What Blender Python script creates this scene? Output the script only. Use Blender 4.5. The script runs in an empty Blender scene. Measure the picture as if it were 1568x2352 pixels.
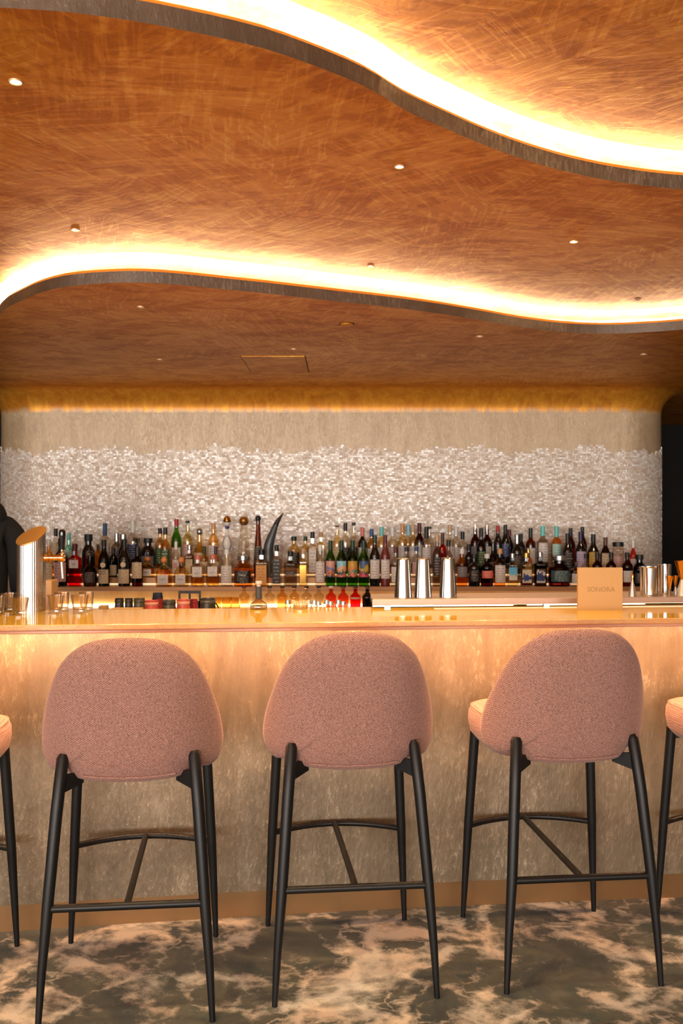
import bpy, bmesh, math, random
from mathutils import Vector, Matrix
R = random.Random(7)
PI = math.pi
F, CX, CY, CAMH = 2290.0, 784.0, 1176.0, 1.467

# ---------------------------------------------------------------- camera, world, daylight, exposure
scn = bpy.context.scene
COL = scn.collection
cam_d = bpy.data.cameras.new('camera')
cam = bpy.data.objects.new('camera', cam_d); COL.objects.link(cam)
cam.location = (0, 0, CAMH); cam.rotation_euler = (PI/2, 0, 0)
cam_d.sensor_fit = 'VERTICAL'; cam_d.sensor_height = 36.0; cam_d.lens = 36.0*F/2352.0
cam_d.dof.use_dof = True; cam_d.dof.focus_distance = 3.05; cam_d.dof.aperture_fstop = 5.6
scn.camera = cam
scn.view_settings.view_transform = 'Standard'; scn.view_settings.look = 'None'
scn.view_settings.gamma = 1.0; scn.view_settings.use_curve_mapping = False
scn.view_settings.exposure = 0.0
cy = scn.cycles
cy.max_bounces = 5; cy.diffuse_bounces = 3; cy.glossy_bounces = 2; cy.transmission_bounces = 6; cy.transparent_max_bounces = 14
cy.caustics_reflective = False; cy.caustics_refractive = False; cy.adaptive_threshold = 0.08; cy.sample_clamp_indirect = 6.0
W = bpy.data.worlds.new('world'); scn.world = W; W.use_nodes = True
W.node_tree.nodes['Background'].inputs[0].default_value = (0.80, 0.88, 1.0, 1)
W.node_tree.nodes['Background'].inputs[1].default_value = 1.2
# daylight: tall windows in the wall behind the camera and in the left wall
X0, X1, YB, YF = -6.0, 6.0, -8.0, 9.85
WZ0, WZ1 = 0.35, 2.45
WINS = [(-5.8, -3.6), (-3.4, -1.2), (-1.0, 1.2), (1.4, 3.6), (3.8, 5.8)]
WIN_W = [420, 420, 330, 190, 90]
SIDE = [(-7.6, -5.4), (-5.0, -2.8), (-2.4, -0.2)]
SIDE_W = [110, 110, 90]
def daylight(loc, rot, w, p):
    ld = bpy.data.lights.new('window_daylight', 'AREA'); ld.shape = 'RECTANGLE'
    ld.size = w; ld.size_y = WZ1-WZ0; ld.energy = p; ld.color = (1.0, 0.94, 0.88)
    lo = bpy.data.objects.new('window_daylight', ld); COL.objects.link(lo)
    lo.location = loc; lo.rotation_euler = rot
for (a, b), p in zip(WINS, WIN_W): daylight(((a+b)/2, YB-0.12, (WZ0+WZ1)/2), (PI/2, 0, 0), b-a, p)
for (a, b), p in zip(SIDE, SIDE_W): daylight((X0-0.12, (a+b)/2, (WZ0+WZ1)/2), (PI/2, 0, -PI/2), b-a, p)
LED_COVE, LED_BAR, LED_SHELF, LED_NICHE, SPOT_W = 37.0, 240.0, 1.4, 6.0, 66.0
SPOT_LOW = 22.0
LED_COL = (1.0, 0.87, 0.64)

# ---------------------------------------------------------------- helpers
def lin(v):
    v /= 255.0
    return v/12.92 if v <= 0.04045 else ((v+0.055)/1.055)**2.4
def C(r, g, b): return (lin(r), lin(g), lin(b), 1.0)
def pt(px, py, d): return ((px-CX)*d/F, d, CAMH-(py-CY)*d/F)
def floor_at(px, py, h): d = (CAMH-h)*F/(py-CY); return ((px-CX)*d/F, d)

class NT:
    """tiny node-graph helper"""
    def __init__(s, name):
        s.m = bpy.data.materials.new(name); s.m.use_nodes = True
        s.t = s.m.node_tree; s.p = s.t.nodes['Principled BSDF']; s.out = s.t.nodes['Material Output']
    def n(s, typ, **kw):
        x = s.t.nodes.new(typ)
        for k, v in kw.items():
            if k.startswith('i_'):
                key = k[2:]; key = int(key) if key.isdigit() else key.replace('_', ' ')
                s.set(x.inputs[key], v)
            else: setattr(x, k, v)
        return x
    def set(s, inp, v):
        if hasattr(v, 'links') or isinstance(v, bpy.types.NodeSocket): s.t.links.new(v, inp)
        else: inp.default_value = v
    def P(s, **kw):
        for k, v in kw.items(): s.set(s.p.inputs[k.replace('_', ' ')], v)
        return s.m
    def ramp(s, fac, stops, interp='LINEAR'):
        r = s.n('ShaderNodeValToRGB'); r.color_ramp.interpolation = interp
        e = r.color_ramp.elements
        while len(e) < len(stops): e.new(0.5)
        for q, (pos, col) in zip(e, stops):
            q.position = pos; q.color = col if len(col) == 4 else (*col, 1)
        s.t.links.new(fac, r.inputs[0]); return r.outputs[0]
    def mix(s, fac, a, b, mode='MIX'):
        x = s.n('ShaderNodeMix', data_type='RGBA', blend_type=mode)
        s.set(x.inputs[0], fac); s.set(x.inputs[6], a); s.set(x.inputs[7], b); return x.outputs[2]
    def math(s, op, a, b=0.0):
        x = s.n('ShaderNodeMath', operation=op); s.set(x.inputs[0], a); s.set(x.inputs[1], b); return x.outputs[0]
    def coord(s, which='Object'): return s.n('ShaderNodeTexCoord').outputs[which]
    def mapping(s, vec, scale=(1, 1, 1), rot=(0, 0, 0), loc=(0, 0, 0)):
        x = s.n('ShaderNodeMapping'); s.set(x.inputs[0], vec)
        x.inputs['Scale'].default_value = scale; x.inputs['Rotation'].default_value = rot; x.inputs['Location'].default_value = loc
        return x.outputs[0]
    def noise(s, vec, scale, detail=4, rough=0.55, dist=0.0):
        x = s.n('ShaderNodeTexNoise'); s.set(x.inputs['Vector'], vec)
        x.inputs['Scale'].default_value = scale; x.inputs['Detail'].default_value = detail
        x.inputs['Roughness'].default_value = rough; x.inputs['Distortion'].default_value = dist
        return x.outputs[0]
    def bump(s, h, strength=0.3, dist=0.01):
        x = s.n('ShaderNodeBump'); s.set(x.inputs['Height'], h)
        x.inputs['Strength'].default_value = strength; x.inputs['Distance'].default_value = dist
        s.t.links.new(x.outputs[0], s.p.inputs['Normal'])

MATS = {}
def plain(name, col, rough=0.5, metal=0.0, **kw):
    if name in MATS: return MATS[name]
    g = NT(name); g.P(Base_Color=col, Roughness=rough, Metallic=metal, **kw)
    MATS[name] = g.m; return g.m
def emit(name, col, strength):
    g = NT(name); g.P(Base_Color=(0.8, 0.8, 0.8, 1), Emission_Color=(*col[:3], 1), Emission_Strength=strength)
    MATS[name] = g.m; return g.m
def strokes(g, vec, cell, sx, sy, nscale, seed):
    """trowel strokes: warped cells, each with its own stroke direction"""
    warp = g.n('ShaderNodeTexNoise'); g.set(warp.inputs['Vector'], vec); warp.inputs['Scale'].default_value = cell*1.3
    warp.inputs['Detail'].default_value = 3
    v2 = g.n('ShaderNodeVectorMath', operation='MULTIPLY_ADD'); g.set(v2.inputs[0], warp.outputs['Color'])
    v2.inputs[1].default_value = (0.9/cell, 0.9/cell, 0.9/cell); g.set(v2.inputs[2], vec)
    vo = g.n('ShaderNodeTexVoronoi'); g.set(vo.inputs['Vector'], v2.outputs[0]); vo.inputs['Scale'].default_value = cell
    sep = g.n('ShaderNodeSeparateColor'); g.t.links.new(vo.outputs['Color'], sep.inputs[0])
    ang = g.math('MULTIPLY', sep.outputs[0], 6.28)
    ro = g.n('ShaderNodeVectorRotate', rotation_type='Z_AXIS'); g.set(ro.inputs['Vector'], vec); g.set(ro.inputs['Angle'], ang)
    mp = g.mapping(ro.outputs[0], (sx, sy, 1), loc=(seed, seed*1.7, 0))
    return g.noise(mp, nscale, 4, 0.6, 0.08)

def ceiling_mat(name, cols, coat):
    g = NT(name); v = g.coord('Object')
    s1 = strokes(g, v, 1.5, 0.8, 9.0, 5.0, 1.0)
    s2 = strokes(g, v, 3.4, 0.9, 12.0, 6.0, 4.0)
    big = g.noise(v, 1.2, 4, 0.6)
    mid = g.noise(g.mapping(v, (1, 1.3, 1)), 5.5, 8, 0.68, 0.7)
    fine = g.noise(v, 40, 4, 0.75)
    a = g.ramp(s1, [(0.50, (0, 0, 0)), (0.60, (1, 1, 1))])
    b = g.ramp(s2, [(0.53, (0, 0, 0)), (0.60, (1, 1, 1))])
    isl = g.ramp(mid, [(0.44, (0, 0, 0)), (0.52, (1, 1, 1))])
    tot = g.math('ADD', g.math('MULTIPLY', a, 0.15), g.math('ADD', g.math('MULTIPLY', b, 0.17), g.math('MULTIPLY', isl, 0.22)))
    tot = g.math('ADD', tot, g.math('MULTIPLY', g.math('SUBTRACT', big, 0.22), 0.7))
    tot = g.math('ADD', tot, g.math('MULTIPLY', g.math('SUBTRACT', fine, 0.5), 0.5))
    col = g.ramp(tot, list(zip((0.10, 0.38, 0.62, 0.95), cols)))
    rough = g.ramp(tot, [(0.1, (0.55,)*3), (0.9, (0.38,)*3)])
    g.P(Base_Color=col, Metallic=0.5, Roughness=rough, Specular_IOR_Level=0.2, Coat_Weight=coat, Coat_Roughness=0.4)
    h = g.math('ADD', g.math('MULTIPLY', g.math('ADD', a, b), 0.25), g.math('ADD', g.math('MULTIPLY', mid, 0.8), g.math('MULTIPLY', fine, 0.5)))
    g.bump(h, 0.35, 0.005)
    return g.m
def cove_mat():
    """the copper paint ends raggedly on the beige plaster at the foot of the flare"""
    g = NT('cove_paint'); v = g.coord('Object')
    sp = g.n('ShaderNodeSeparateXYZ'); g.t.links.new(v, sp.inputs[0])
    n = g.noise(g.mapping(v, (9, 9, 1.2)), 2.4, 5, 0.65, 0.5)
    z = g.math('ADD', sp.outputs[2], g.math('MULTIPLY', g.math('SUBTRACT', n, 0.5), 0.09))
    f = g.n('ShaderNodeMapRange'); g.set(f.inputs[0], z); f.inputs[1].default_value = 2.16; f.inputs[2].default_value = 2.20
    gold = g.ramp(n, [(0.3, C(196, 116, 28)), (0.7, C(236, 164, 52))])
    g.P(Base_Color=g.mix(f.outputs[0], C(196, 168, 132), gold), Metallic=g.math('MULTIPLY', f.outputs[0], 0.45), Roughness=0.42)
    g.bump(n, 0.3, 0.006)
    return g.m
def pearl_mat(name, dark, mid, light, metal):
    g = NT(name); v = g.coord('Object')
    n1 = g.noise(g.mapping(v, (7, 7, 1.5)), 2.0, 5, 0.55, 0.7)
    n2 = g.noise(g.mapping(v, (26, 26, 9)), 3.2, 5, 0.75, 0.5)
    n3 = g.noise(v, 3.0, 4, 0.6, 0.8)
    region = g.ramp(n3, [(0.42, (0.15,)*3), (0.6, (1,)*3)])
    fleck = g.math('MULTIPLY', g.ramp(n2, [(0.50, (0, 0, 0)), (0.70, (1, 1, 1))]), region)
    tot = g.math('ADD', g.math('MULTIPLY', n1, 0.42), g.math('ADD', g.math('MULTIPLY', fleck, 0.26), g.math('MULTIPLY', n3, 0.38)))
    col = g.ramp(tot, [(0.26, dark), (0.45, mid), (0.72, light)])
    g.P(Base_Color=col, Metallic=metal, Roughness=g.ramp(n2, [(0.3, (0.46,)*3), (0.7, (0.28,)*3)]), Coat_Weight=0.2, Coat_Roughness=0.22)
    h = g.math('ADD', g.math('MULTIPLY', n1, 0.35), g.math('ADD', g.math('MULTIPLY', n2, 0.7), g.math('MULTIPLY', fleck, 0.3)))
    g.bump(h, 0.5, 0.006)
    return g.m
def carpet_mat():
    g = NT('carpet'); v = g.coord('Object')
    wn = g.n('ShaderNodeTexNoise'); g.set(wn.inputs['Vector'], v); wn.inputs['Scale'].default_value = 4.0; wn.inputs['Detail'].default_value = 6; wn.inputs['Roughness'].default_value = 0.6
    wv = g.n('ShaderNodeVectorMath', operation='MULTIPLY_ADD'); g.set(wv.inputs[0], wn.outputs['Color'])
    wv.inputs[1].default_value = (0.42, 0.42, 0); g.set(wv.inputs[2], v)
    vo = g.n('ShaderNodeTexVoronoi', feature='DISTANCE_TO_EDGE'); g.set(vo.inputs['Vector'], wv.outputs[0]); vo.inputs['Scale'].default_value = 4.2
    vo2 = g.n('ShaderNodeTexVoronoi', feature='DISTANCE_TO_EDGE'); g.set(vo2.inputs['Vector'], wv.outputs[0]); vo2.inputs['Scale'].default_value = 9.0
    wid = g.ramp(g.noise(v, 2.4, 5, 0.65, 0.8), [(0.38, (0, 0, 0)), (0.66, (1, 1, 1))])
    e1 = g.math('SUBTRACT', 1.0, g.math('DIVIDE', vo.outputs[0], g.math('ADD', g.math('MULTIPLY', wid, 0.30), 0.05)))
    e1 = g.math('MULTIPLY', e1, g.math('ADD', g.math('MULTIPLY', wid, 1.0), 0.22))
    e2 = g.math('MULTIPLY', g.math('SUBTRACT', 0.8, g.math('DIVIDE', vo2.outputs[0], 0.16)), wid)
    veins = g.math('MAXIMUM', e1, e2)
    brk = g.noise(v, 11, 5, 0.7)
    grain = g.noise(v, 260, 2, 0.6)
    tot = g.math('ADD', veins, g.math('MULTIPLY', g.math('SUBTRACT', brk, 0.5), 1.1))
    tot = g.math('ADD', tot, g.math('MULTIPLY', g.math('SUBTRACT', grain, 0.5), 0.5))
    vm = g.ramp(tot, [(0.18, (0, 0, 0)), (0.84, (1, 1, 1))])
    ground = g.ramp(g.noise(v, 4.2, 5, 0.62, 0.6), [(0.36, C(30, 44, 39)), (0.45, C(54, 60, 48)), (0.54, C(84, 84, 66)), (0.66, C(38, 60, 53))])
    cream = g.ramp(g.noise(v, 3.1, 2), [(0.4, C(240, 220, 198)), (0.62, C(214, 212, 204))])
    col = g.mix(vm, ground, cream)
    pile = g.noise(v, 380, 2, 0.6)
    col = g.mix(0.55, col, g.ramp(pile, [(0.3, (0.22,)*3), (0.7, (1,)*3)]), 'MULTIPLY')
    g.P(Base_Color=col, Roughness=0.95, Sheen_Weight=0.25)
    g.bump(pile, 0.6, 0.004)
    return g.m
def fabric_mat():
    g = NT('pink_weave'); v = g.coord('Object')
    def wave(axis_rot, sc):
        w = g.n('ShaderNodeTexWave', wave_type='BANDS', bands_direction='X'); g.set(w.inputs['Vector'], g.mapping(v, (1, 1, 1), axis_rot))
        w.inputs['Scale'].default_value = sc; w.inputs['Distortion'].default_value = 1.6; w.inputs['Detail Scale'].default_value = 0.6; w.inputs['Detail'].default_value = 2
        return w.outputs['Fac']
    wv = g.math('MULTIPLY', wave((0.0, 0.6, 0.0), 68), wave((0.0, -0.95, 0.0), 62))
    nz = g.noise(v, 240, 3, 0.7)
    t = g.math('ADD', g.math('MULTIPLY', wv, 0.36), g.math('MULTIPLY', nz, 0.86))
    col = g.ramp(t, [(0.30, C(84, 58, 50)), (0.52, C(146, 102, 89)), (0.85, C(188, 143, 127))])
    g.P(Base_Color=col, Roughness=0.9, Sheen_Weight=0.12, Sheen_Roughness=0.5)
    g.bump(t, 0.3, 0.0015)
    return g.m
def marble_mat():
    g = NT('warm_marble'); v = g.coord('Object')
    a = g.noise(g.mapping(v, (1, 2, 2), (0, 0, .5)), 9, 8, 0.7, 2.2)
    vein = g.ramp(a, [(0.475, (0, 0, 0)), (0.5, (1, 1, 1)), (0.525, (0, 0, 0))])
    cl = g.ramp(g.noise(v, 3, 4), [(0.35, C(205, 152, 96)), (0.65, C(222, 176, 124))])
    col = g.mix(g.math('MULTIPLY', vein, 0.4), cl, C(150, 100, 70))
    g.P(Base_Color=col, Roughness=0.11, Coat_Weight=0.6, Coat_Roughness=0.04)
    return g.m
def mosaic_mat():
    g = NT('pearl_tile'); ge = g.n('ShaderNodeNewGeometry')
    col = g.ramp(ge.outputs['Random Per Island'], [(0.0, C(198, 172, 148)), (0.25, C(216, 196, 177)), (0.7, C(230, 214, 198)), (0.93, C(244, 236, 228)), (1.0, C(252, 250, 246))])
    g.P(Base_Color=col, Roughness=g.ramp(ge.outputs['Random Per Island'], [(0, (0.6,)*3), (1, (0.35,)*3)]), Metallic=0.1, Coat_Weight=0.15, Coat_Roughness=0.3)
    return g.m
def glass_tint(name, col, gloss=0.9):
    """bottle glass: tinted see-through with a fresnel gloss"""
    if name in MATS: return MATS[name]
    g = NT(name); t = g.t
    tr = g.n('ShaderNodeBsdfTransparent'); tr.inputs[0].default_value = col
    gl = g.n('ShaderNodeBsdfGlossy'); gl.inputs['Roughness'].default_value = 0.04
    lw = g.n('ShaderNodeLayerWeight'); lw.inputs[0].default_value = 0.5
    fr = g.math('ADD', g.math('MULTIPLY', g.math('POWER', lw.outputs['Facing'], 4.0), 0.85), 0.045)
    mx = g.n('ShaderNodeMixShader'); g.set(mx.inputs[0], g.math('MINIMUM', g.math('MULTIPLY', fr, gloss), 1.0))
    t.links.new(tr.outputs[0], mx.inputs[1]); t.links.new(gl.outputs[0], mx.inputs[2])
    t.links.new(mx.outputs[0], g.out.inputs[0]); t.nodes.remove(g.p)
    MATS[name] = g.m; return g.m
def print_mat(name, base, ink, rows=7.0):
    """paper label with lines of small print"""
    if name in MATS: return MATS[name]
    g = NT(name); v = g.coord('Generated')
    sp = g.n('ShaderNodeSeparateXYZ'); g.t.links.new(v, sp.inputs[0])
    row = g.math('MULTIPLY', sp.outputs[2], rows); fr = g.math('FRACT', row)
    on = g.math('MULTIPLY', g.math('GREATER_THAN', fr, 0.45), g.math('LESS_THAN', fr, 0.85))
    nz = g.noise(g.mapping(v, (22, 1, rows*0.6)), 1.0, 2)
    on = g.math('MULTIPLY', on, g.math('GREATER_THAN', nz, 0.52))
    mid = g.math('LESS_THAN', g.math('ABSOLUTE', g.math('SUBTRACT', sp.outputs[0], 0.5)), 0.33)
    on = g.math('MULTIPLY', on, mid)
    g.P(Base_Color=g.mix(g.math('MULTIPLY', on, 0.75), base, ink), Roughness=0.55)
    MATS[name] = g.m; return g.m
def art_mat(name, cols, seed):
    if name in MATS: return MATS[name]
    g = NT(name); v = g.coord('Generated')
    n = g.noise(g.mapping(v, (1, 0, 1), loc=(seed, seed, seed)), 2.6, 2, 0.4, 1.0)
    sp = g.n('ShaderNodeSeparateXYZ'); g.t.links.new(v, sp.inputs[0])
    t = g.math('ADD', g.math('MULTIPLY', n, 0.55), g.math('MULTIPLY', sp.outputs[2], 0.55))
    st = [(i/len(cols)*0.75+0.12, c) for i, c in enumerate(cols)]
    g.P(Base_Color=g.ramp(t, st, 'CONSTANT'), Roughness=0.45)
    MATS[name] = g.m; return g.m

def mesh(name, verts, faces, smooth=True, sharp=35):
    me = bpy.data.meshes.new(name); me.from_pydata([tuple(v) for v in verts], [], faces); me.update()
    if smooth:
        me.polygons.foreach_set('use_smooth', [True]*len(me.polygons))
        me.set_sharp_from_angle(angle=math.radians(sharp))
    return me
def obj(name, me, mat=None, parent=None, loc=None, rz=0.0):
    o = bpy.data.objects.new(name, me); COL.objects.link(o)
    if me is not None and mat is not None and not me.materials: me.materials.append(mat)
    if parent: o.parent = parent
    if loc is not None: o.location = loc
    o.rotation_euler[2] = rz
    return o
def tag(o, label, cat, group=None):
    o['label'] = label; o['category'] = cat
    if group: o['group'] = group
    return o
def struct(o): o['kind'] = 'structure'; return o
def thing(name, label, cat, loc=(0, 0, 0), rz=0.0, group=None):
    o = bpy.data.objects.new(name, None); COL.objects.link(o); o.empty_display_size = 0.05
    o.location = loc; o.rotation_euler[2] = rz
    return tag(o, label, cat, group)
def copy_tree(o, parent=None):
    c = o.copy(); COL.objects.link(c)
    if parent: c.parent = parent
    for ch in [x for x in bpy.data.objects if x.parent == o]: copy_tree(ch, c)
    return c
def box_vf(x0, x1, y0, y1, z0, z1, o=0):
    v = [(x0, y0, z0), (x1, y0, z0), (x1, y1, z0), (x0, y1, z0), (x0, y0, z1), (x1, y0, z1), (x1, y1, z1), (x0, y1, z1)]
    f = [(0, 3, 2, 1), (4, 5, 6, 7), (0, 1, 5, 4), (1, 2, 6, 5), (2, 3, 7, 6), (3, 0, 4, 7)]
    return v, [tuple(i+o for i in q) for q in f]
def box(name, x0, x1, y0, y1, z0, z1, mat, parent=None, bevel=0.0):
    v, f = box_vf(x0, x1, y0, y1, z0, z1)
    me = mesh(name, v, f, False); o = obj(name, me, mat, parent)
    if bevel:
        m = o.modifiers.new('b', 'BEVEL'); m.width = bevel; m.segments = 2
    return o
def ring(seg, r, z, sq=0.0, a0=0.0, a1=2*PI, closed=True, cx=0, cy=0):
    out = []
    for i in range(seg if closed else seg+1):
        a = a0+(a1-a0)*i/seg; ca, sa = math.cos(a), math.sin(a)
        k = 1.0
        if sq: k = (abs(ca)**sq+abs(sa)**sq)**(-1.0/sq)
        out.append((cx+r*k*ca, cy+r*k*sa, z))
    return out
def lathe(name, prof, seg=20, sq=0.0, depth=1.0, sharp=35):
    """prof: list of (r, z); r = 0 closes; long spans get support rings so that flat flanks stay flat"""
    v, f = [], []
    pp = [prof[0]]
    for (a0, b0), (a1, b1) in zip(prof, prof[1:]):
        l = math.hypot(a1-a0, b1-b0)
        if l > 0.012 and a0 > 0 and a1 > 0:
            for q in (0.0015/l, 1-0.0015/l): pp.append((a0+(a1-a0)*q, b0+(b1-b0)*q))
        pp.append((a1, b1))
    prof = pp
    rows = []
    for r, z in prof:
        if r <= 1e-6: rows.append([len(v)]); v.append((0, 0, z))
        else:
            rows.append(list(range(len(v), len(v)+seg))); v += [(x, y*depth, zz) for x, y, zz in ring(seg, r, z, sq)]
    for a, b in zip(rows, rows[1:]):
        for i in range(seg):
            j = (i+1) % seg
            if len(a) == 1 and len(b) == 1: continue
            if len(a) == 1: f.append((a[0], b[j], b[i]))
            elif len(b) == 1: f.append((a[i], a[j], b[0]))
            else: f.append((a[i], a[j], b[j], b[i]))
    return mesh(name, v, f, True, sharp)
def patch(name, prof, a_mid, a_half, seg=10, sq=0.0, depth=1.0):
    """a label: a piece of a lathe, facing a_mid"""
    v, f = [], []
    for r, z in prof: v += [(x, y*depth, zz) for x, y, zz in ring(seg, r, z, sq, a_mid-a_half, a_mid+a_half, False)]
    n = seg+1
    for k in range(len(prof)-1):
        for i in range(seg): f.append((k*n+i, k*n+i+1, (k+1)*n+i+1, (k+1)*n+i))
    return mesh(name, v, f)
def tube(name, pts, rad, seg=12, cap=True):
    """tube through pts; rad a number or list"""
    P = [Vector(p) for p in pts]
    rr = rad if isinstance(rad, (list, tuple)) else [rad]*len(P)
    v, f = [], []
    up = None
    for i, p in enumerate(P):
        t = (P[min(i+1, len(P)-1)]-P[max(i-1, 0)]).normalized()
        if up is None: up = Vector((0, 0, 1)) if abs(t.z) < 0.9 else Vector((1, 0, 0))
        a = t.cross(up).normalized(); b = t.cross(a).normalized(); up = -b if False else up
        for k in range(seg):
            q = 2*PI*k/seg; w = p+(a*math.cos(q)+b*math.sin(q))*rr[i]; v.append(tuple(w))
    for i in range(len(P)-1):
        for k in range(seg):
            j = (k+1) % seg; f.append((i*seg+k, (i+1)*seg+k, (i+1)*seg+j, i*seg+j))
    if cap:
        f.append(tuple(range(seg))); f.append(tuple((len(P)-1)*seg+k for k in reversed(range(seg))))
    return mesh(name, v, f, True, 50)
def catmull(pts, n):
    out = []
    P = [pts[0]]+list(pts)+[pts[-1]]
    for i in range(1, len(P)-2):
        p0, p1, p2, p3 = P[i-1], P[i], P[i+1], P[i+2]
        for k in range(n):
            t = k/n
            out.append(tuple(0.5*((2*b)+(-a+c)*t+(2*a-5*b+4*c-d)*t*t+(-a+3*b-3*c+d)*t**3) for a, b, c, d in zip(p0, p1, p2, p3)))
    out.append(tuple(pts[-1])); return out
def resample(pts, n):
    L = [0]
    for a, b in zip(pts, pts[1:]): L.append(L[-1]+math.dist(a, b))
    out = []; j = 0
    for i in range(n):
        s = L[-1]*i/(n-1)
        while j < len(L)-2 and L[j+1] < s: j += 1
        t = (s-L[j])/max(1e-9, L[j+1]-L[j]); out.append(tuple(a+(b-a)*t for a, b in zip(pts[j], pts[j+1])))
    return out
def offset2(path, d):
    out = []
    for i, p in enumerate(path):
        a, b = path[max(i-1, 0)], path[min(i+1, len(path)-1)]
        tx, ty = b[0]-a[0], b[1]-a[1]; l = math.hypot(tx, ty)
        out.append((p[0]-ty/l*d, p[1]+tx/l*d))
    return out
def strip(name, lines, mat, parent=None, close=False, sharp=40):
    """ruled surface through a list of equally long polylines of 3D points"""
    n = len(lines[0]); v = [p for ln in lines for p in ln]; f = []
    m = len(lines)
    for k in range(m if close else m-1):
        k2 = (k+1) % m
        for i in range(n-1): f.append((k*n+i, k*n+i+1, k2*n+i+1, k2*n+i))
    return obj(name, mesh(name, v, f, True, sharp), mat, parent)
def at(path, z): return [(x, y, z) for x, y in path]
def text_mesh(s, size, depth=0.0005):
    cu = bpy.data.curves.new('t', 'FONT'); cu.body = s; cu.size = size; cu.align_x = 'CENTER'; cu.align_y = 'CENTER'; cu.extrude = depth
    cu.resolution_u = 3
    o = bpy.data.objects.new('t', cu); COL.objects.link(o)
    dg = bpy.context.evaluated_depsgraph_get(); dg.update()
    me = bpy.data.meshes.new_from_object(o.evaluated_get(dg)); bpy.data.objects.remove(o); bpy.data.curves.remove(cu)
    me.transform(Matrix.Rotation(PI/2, 4, 'X')); return me
def ordinal(i):
    w = 'first second third fourth fifth sixth seventh eighth ninth tenth eleventh twelfth thirteenth fourteenth fifteenth sixteenth seventeenth eighteenth nineteenth'.split()
    if i < 19: return w[i]
    t = ['twenty', 'thirty', 'forty', 'fifty'][(i+1)//10-2]; u = (i+1) % 10
    if u == 0: return {'twenty': 'twentieth', 'thirty': 'thirtieth', 'forty': 'fortieth', 'fifty': 'fiftieth'}[t]
    return t+'-'+w[u-1]

M_CEIL = ceiling_mat('copper_plaster', (C(182, 106, 26), C(212, 136, 36), C(230, 160, 50), C(247, 198, 92)), 0.08)
M_COVE = cove_mat()
M_POCKETGLOW = ceiling_mat('painted_glow_plaster', (C(226, 180, 124), C(240, 206, 158), C(246, 222, 184), C(250, 236, 212)), 0.2)  # copper plaster paled: the white cove glow is painted into its colour
M_LIP = pearl_mat('raw_plaster_edge', C(78, 64, 50), C(94, 78, 62), C(114, 96, 76), 0.25)
M_GOLDLIP = plain('gold_edge', C(206, 140, 52), 0.45, 0.5)
M_BAR = pearl_mat('pearl_plaster', C(102, 88, 69), C(124, 108, 86), C(170, 154, 130), 0.38)
M_WALL = pearl_mat('beige_plaster', C(166, 138, 106), C(198, 170, 134), C(220, 196, 162), 0.15)
M_CARPET = carpet_mat(); M_FAB = fabric_mat(); M_MARBLE = marble_mat(); M_TILE = mosaic_mat()
M_GROUT = plain('grout', C(150, 126, 104), 0.85)
M_BLACK = plain('black_metal', C(11, 11, 12), 0.45, 0.0, Specular_IOR_Level=0.35)
M_BRASS = plain('brushed_brass', C(138, 102, 64), 0.38, 0.6)
M_STEEL = plain('steel', C(214, 210, 206), 0.12, 1.0)
M_BSTEEL = plain('brushed_steel', C(206, 200, 192), 0.34, 0.9)
M_GOLD = plain('gold', C(226, 168, 82), 0.16, 1.0)
M_DARKWALL = plain('dark_wall', C(16, 12, 9), 0.9)
M_ROOM = plain('room_wall', C(150, 128, 104), 0.8)
M_WHITE = plain('white_trim', C(230, 226, 218), 0.4)
M_NICHE = pearl_mat('gold_niche', C(216, 160, 86), C(234, 184, 112), C(244, 206, 146), 0.3)
M_SHELF = plain('bronze_shelf', C(178, 128, 84), 0.35, 0.3)
M_DARKWOOD = plain('dark_cabinet', C(60, 42, 30), 0.5)
M_LEDC = emit('led_cove', LED_COL, LED_COVE); M_LEDB = emit('led_bar', (1.0, 0.53, 0.25), LED_BAR)
M_LEDS = emit('led_shelf', (1.0, 0.74, 0.42), LED_SHELF); M_LEDN = emit('led_niche', (1.0, 0.86, 0.64), LED_NICHE)
M_LAMP2 = emit('dim_lens', (1.0, 0.86, 0.66), 0.45)
M_LAMP = emit('lamp_lens', (1.0, 0.86, 0.66), 22.0)
M_CLEAR = NT('clear_glass').P(Base_Color=(1, 1, 1, 1), Roughness=0.0, IOR=1.45, Transmission_Weight=1.0)

# ---------------------------------------------------------------- room shell
HT = 2.62
f = obj('floor', mesh('floor', *box_vf(X0, X1, YB, YF, -0.05, 0.0), False), M_CARPET); struct(f)
struct(box('wall_right', X1, X1+0.1, YB, YF, -0.05, HT, M_ROOM))
struct(box('wall_far', X0-0.1, X1+0.1, YF, YF+0.1, -0.05, HT, M_DARKWALL))
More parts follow.
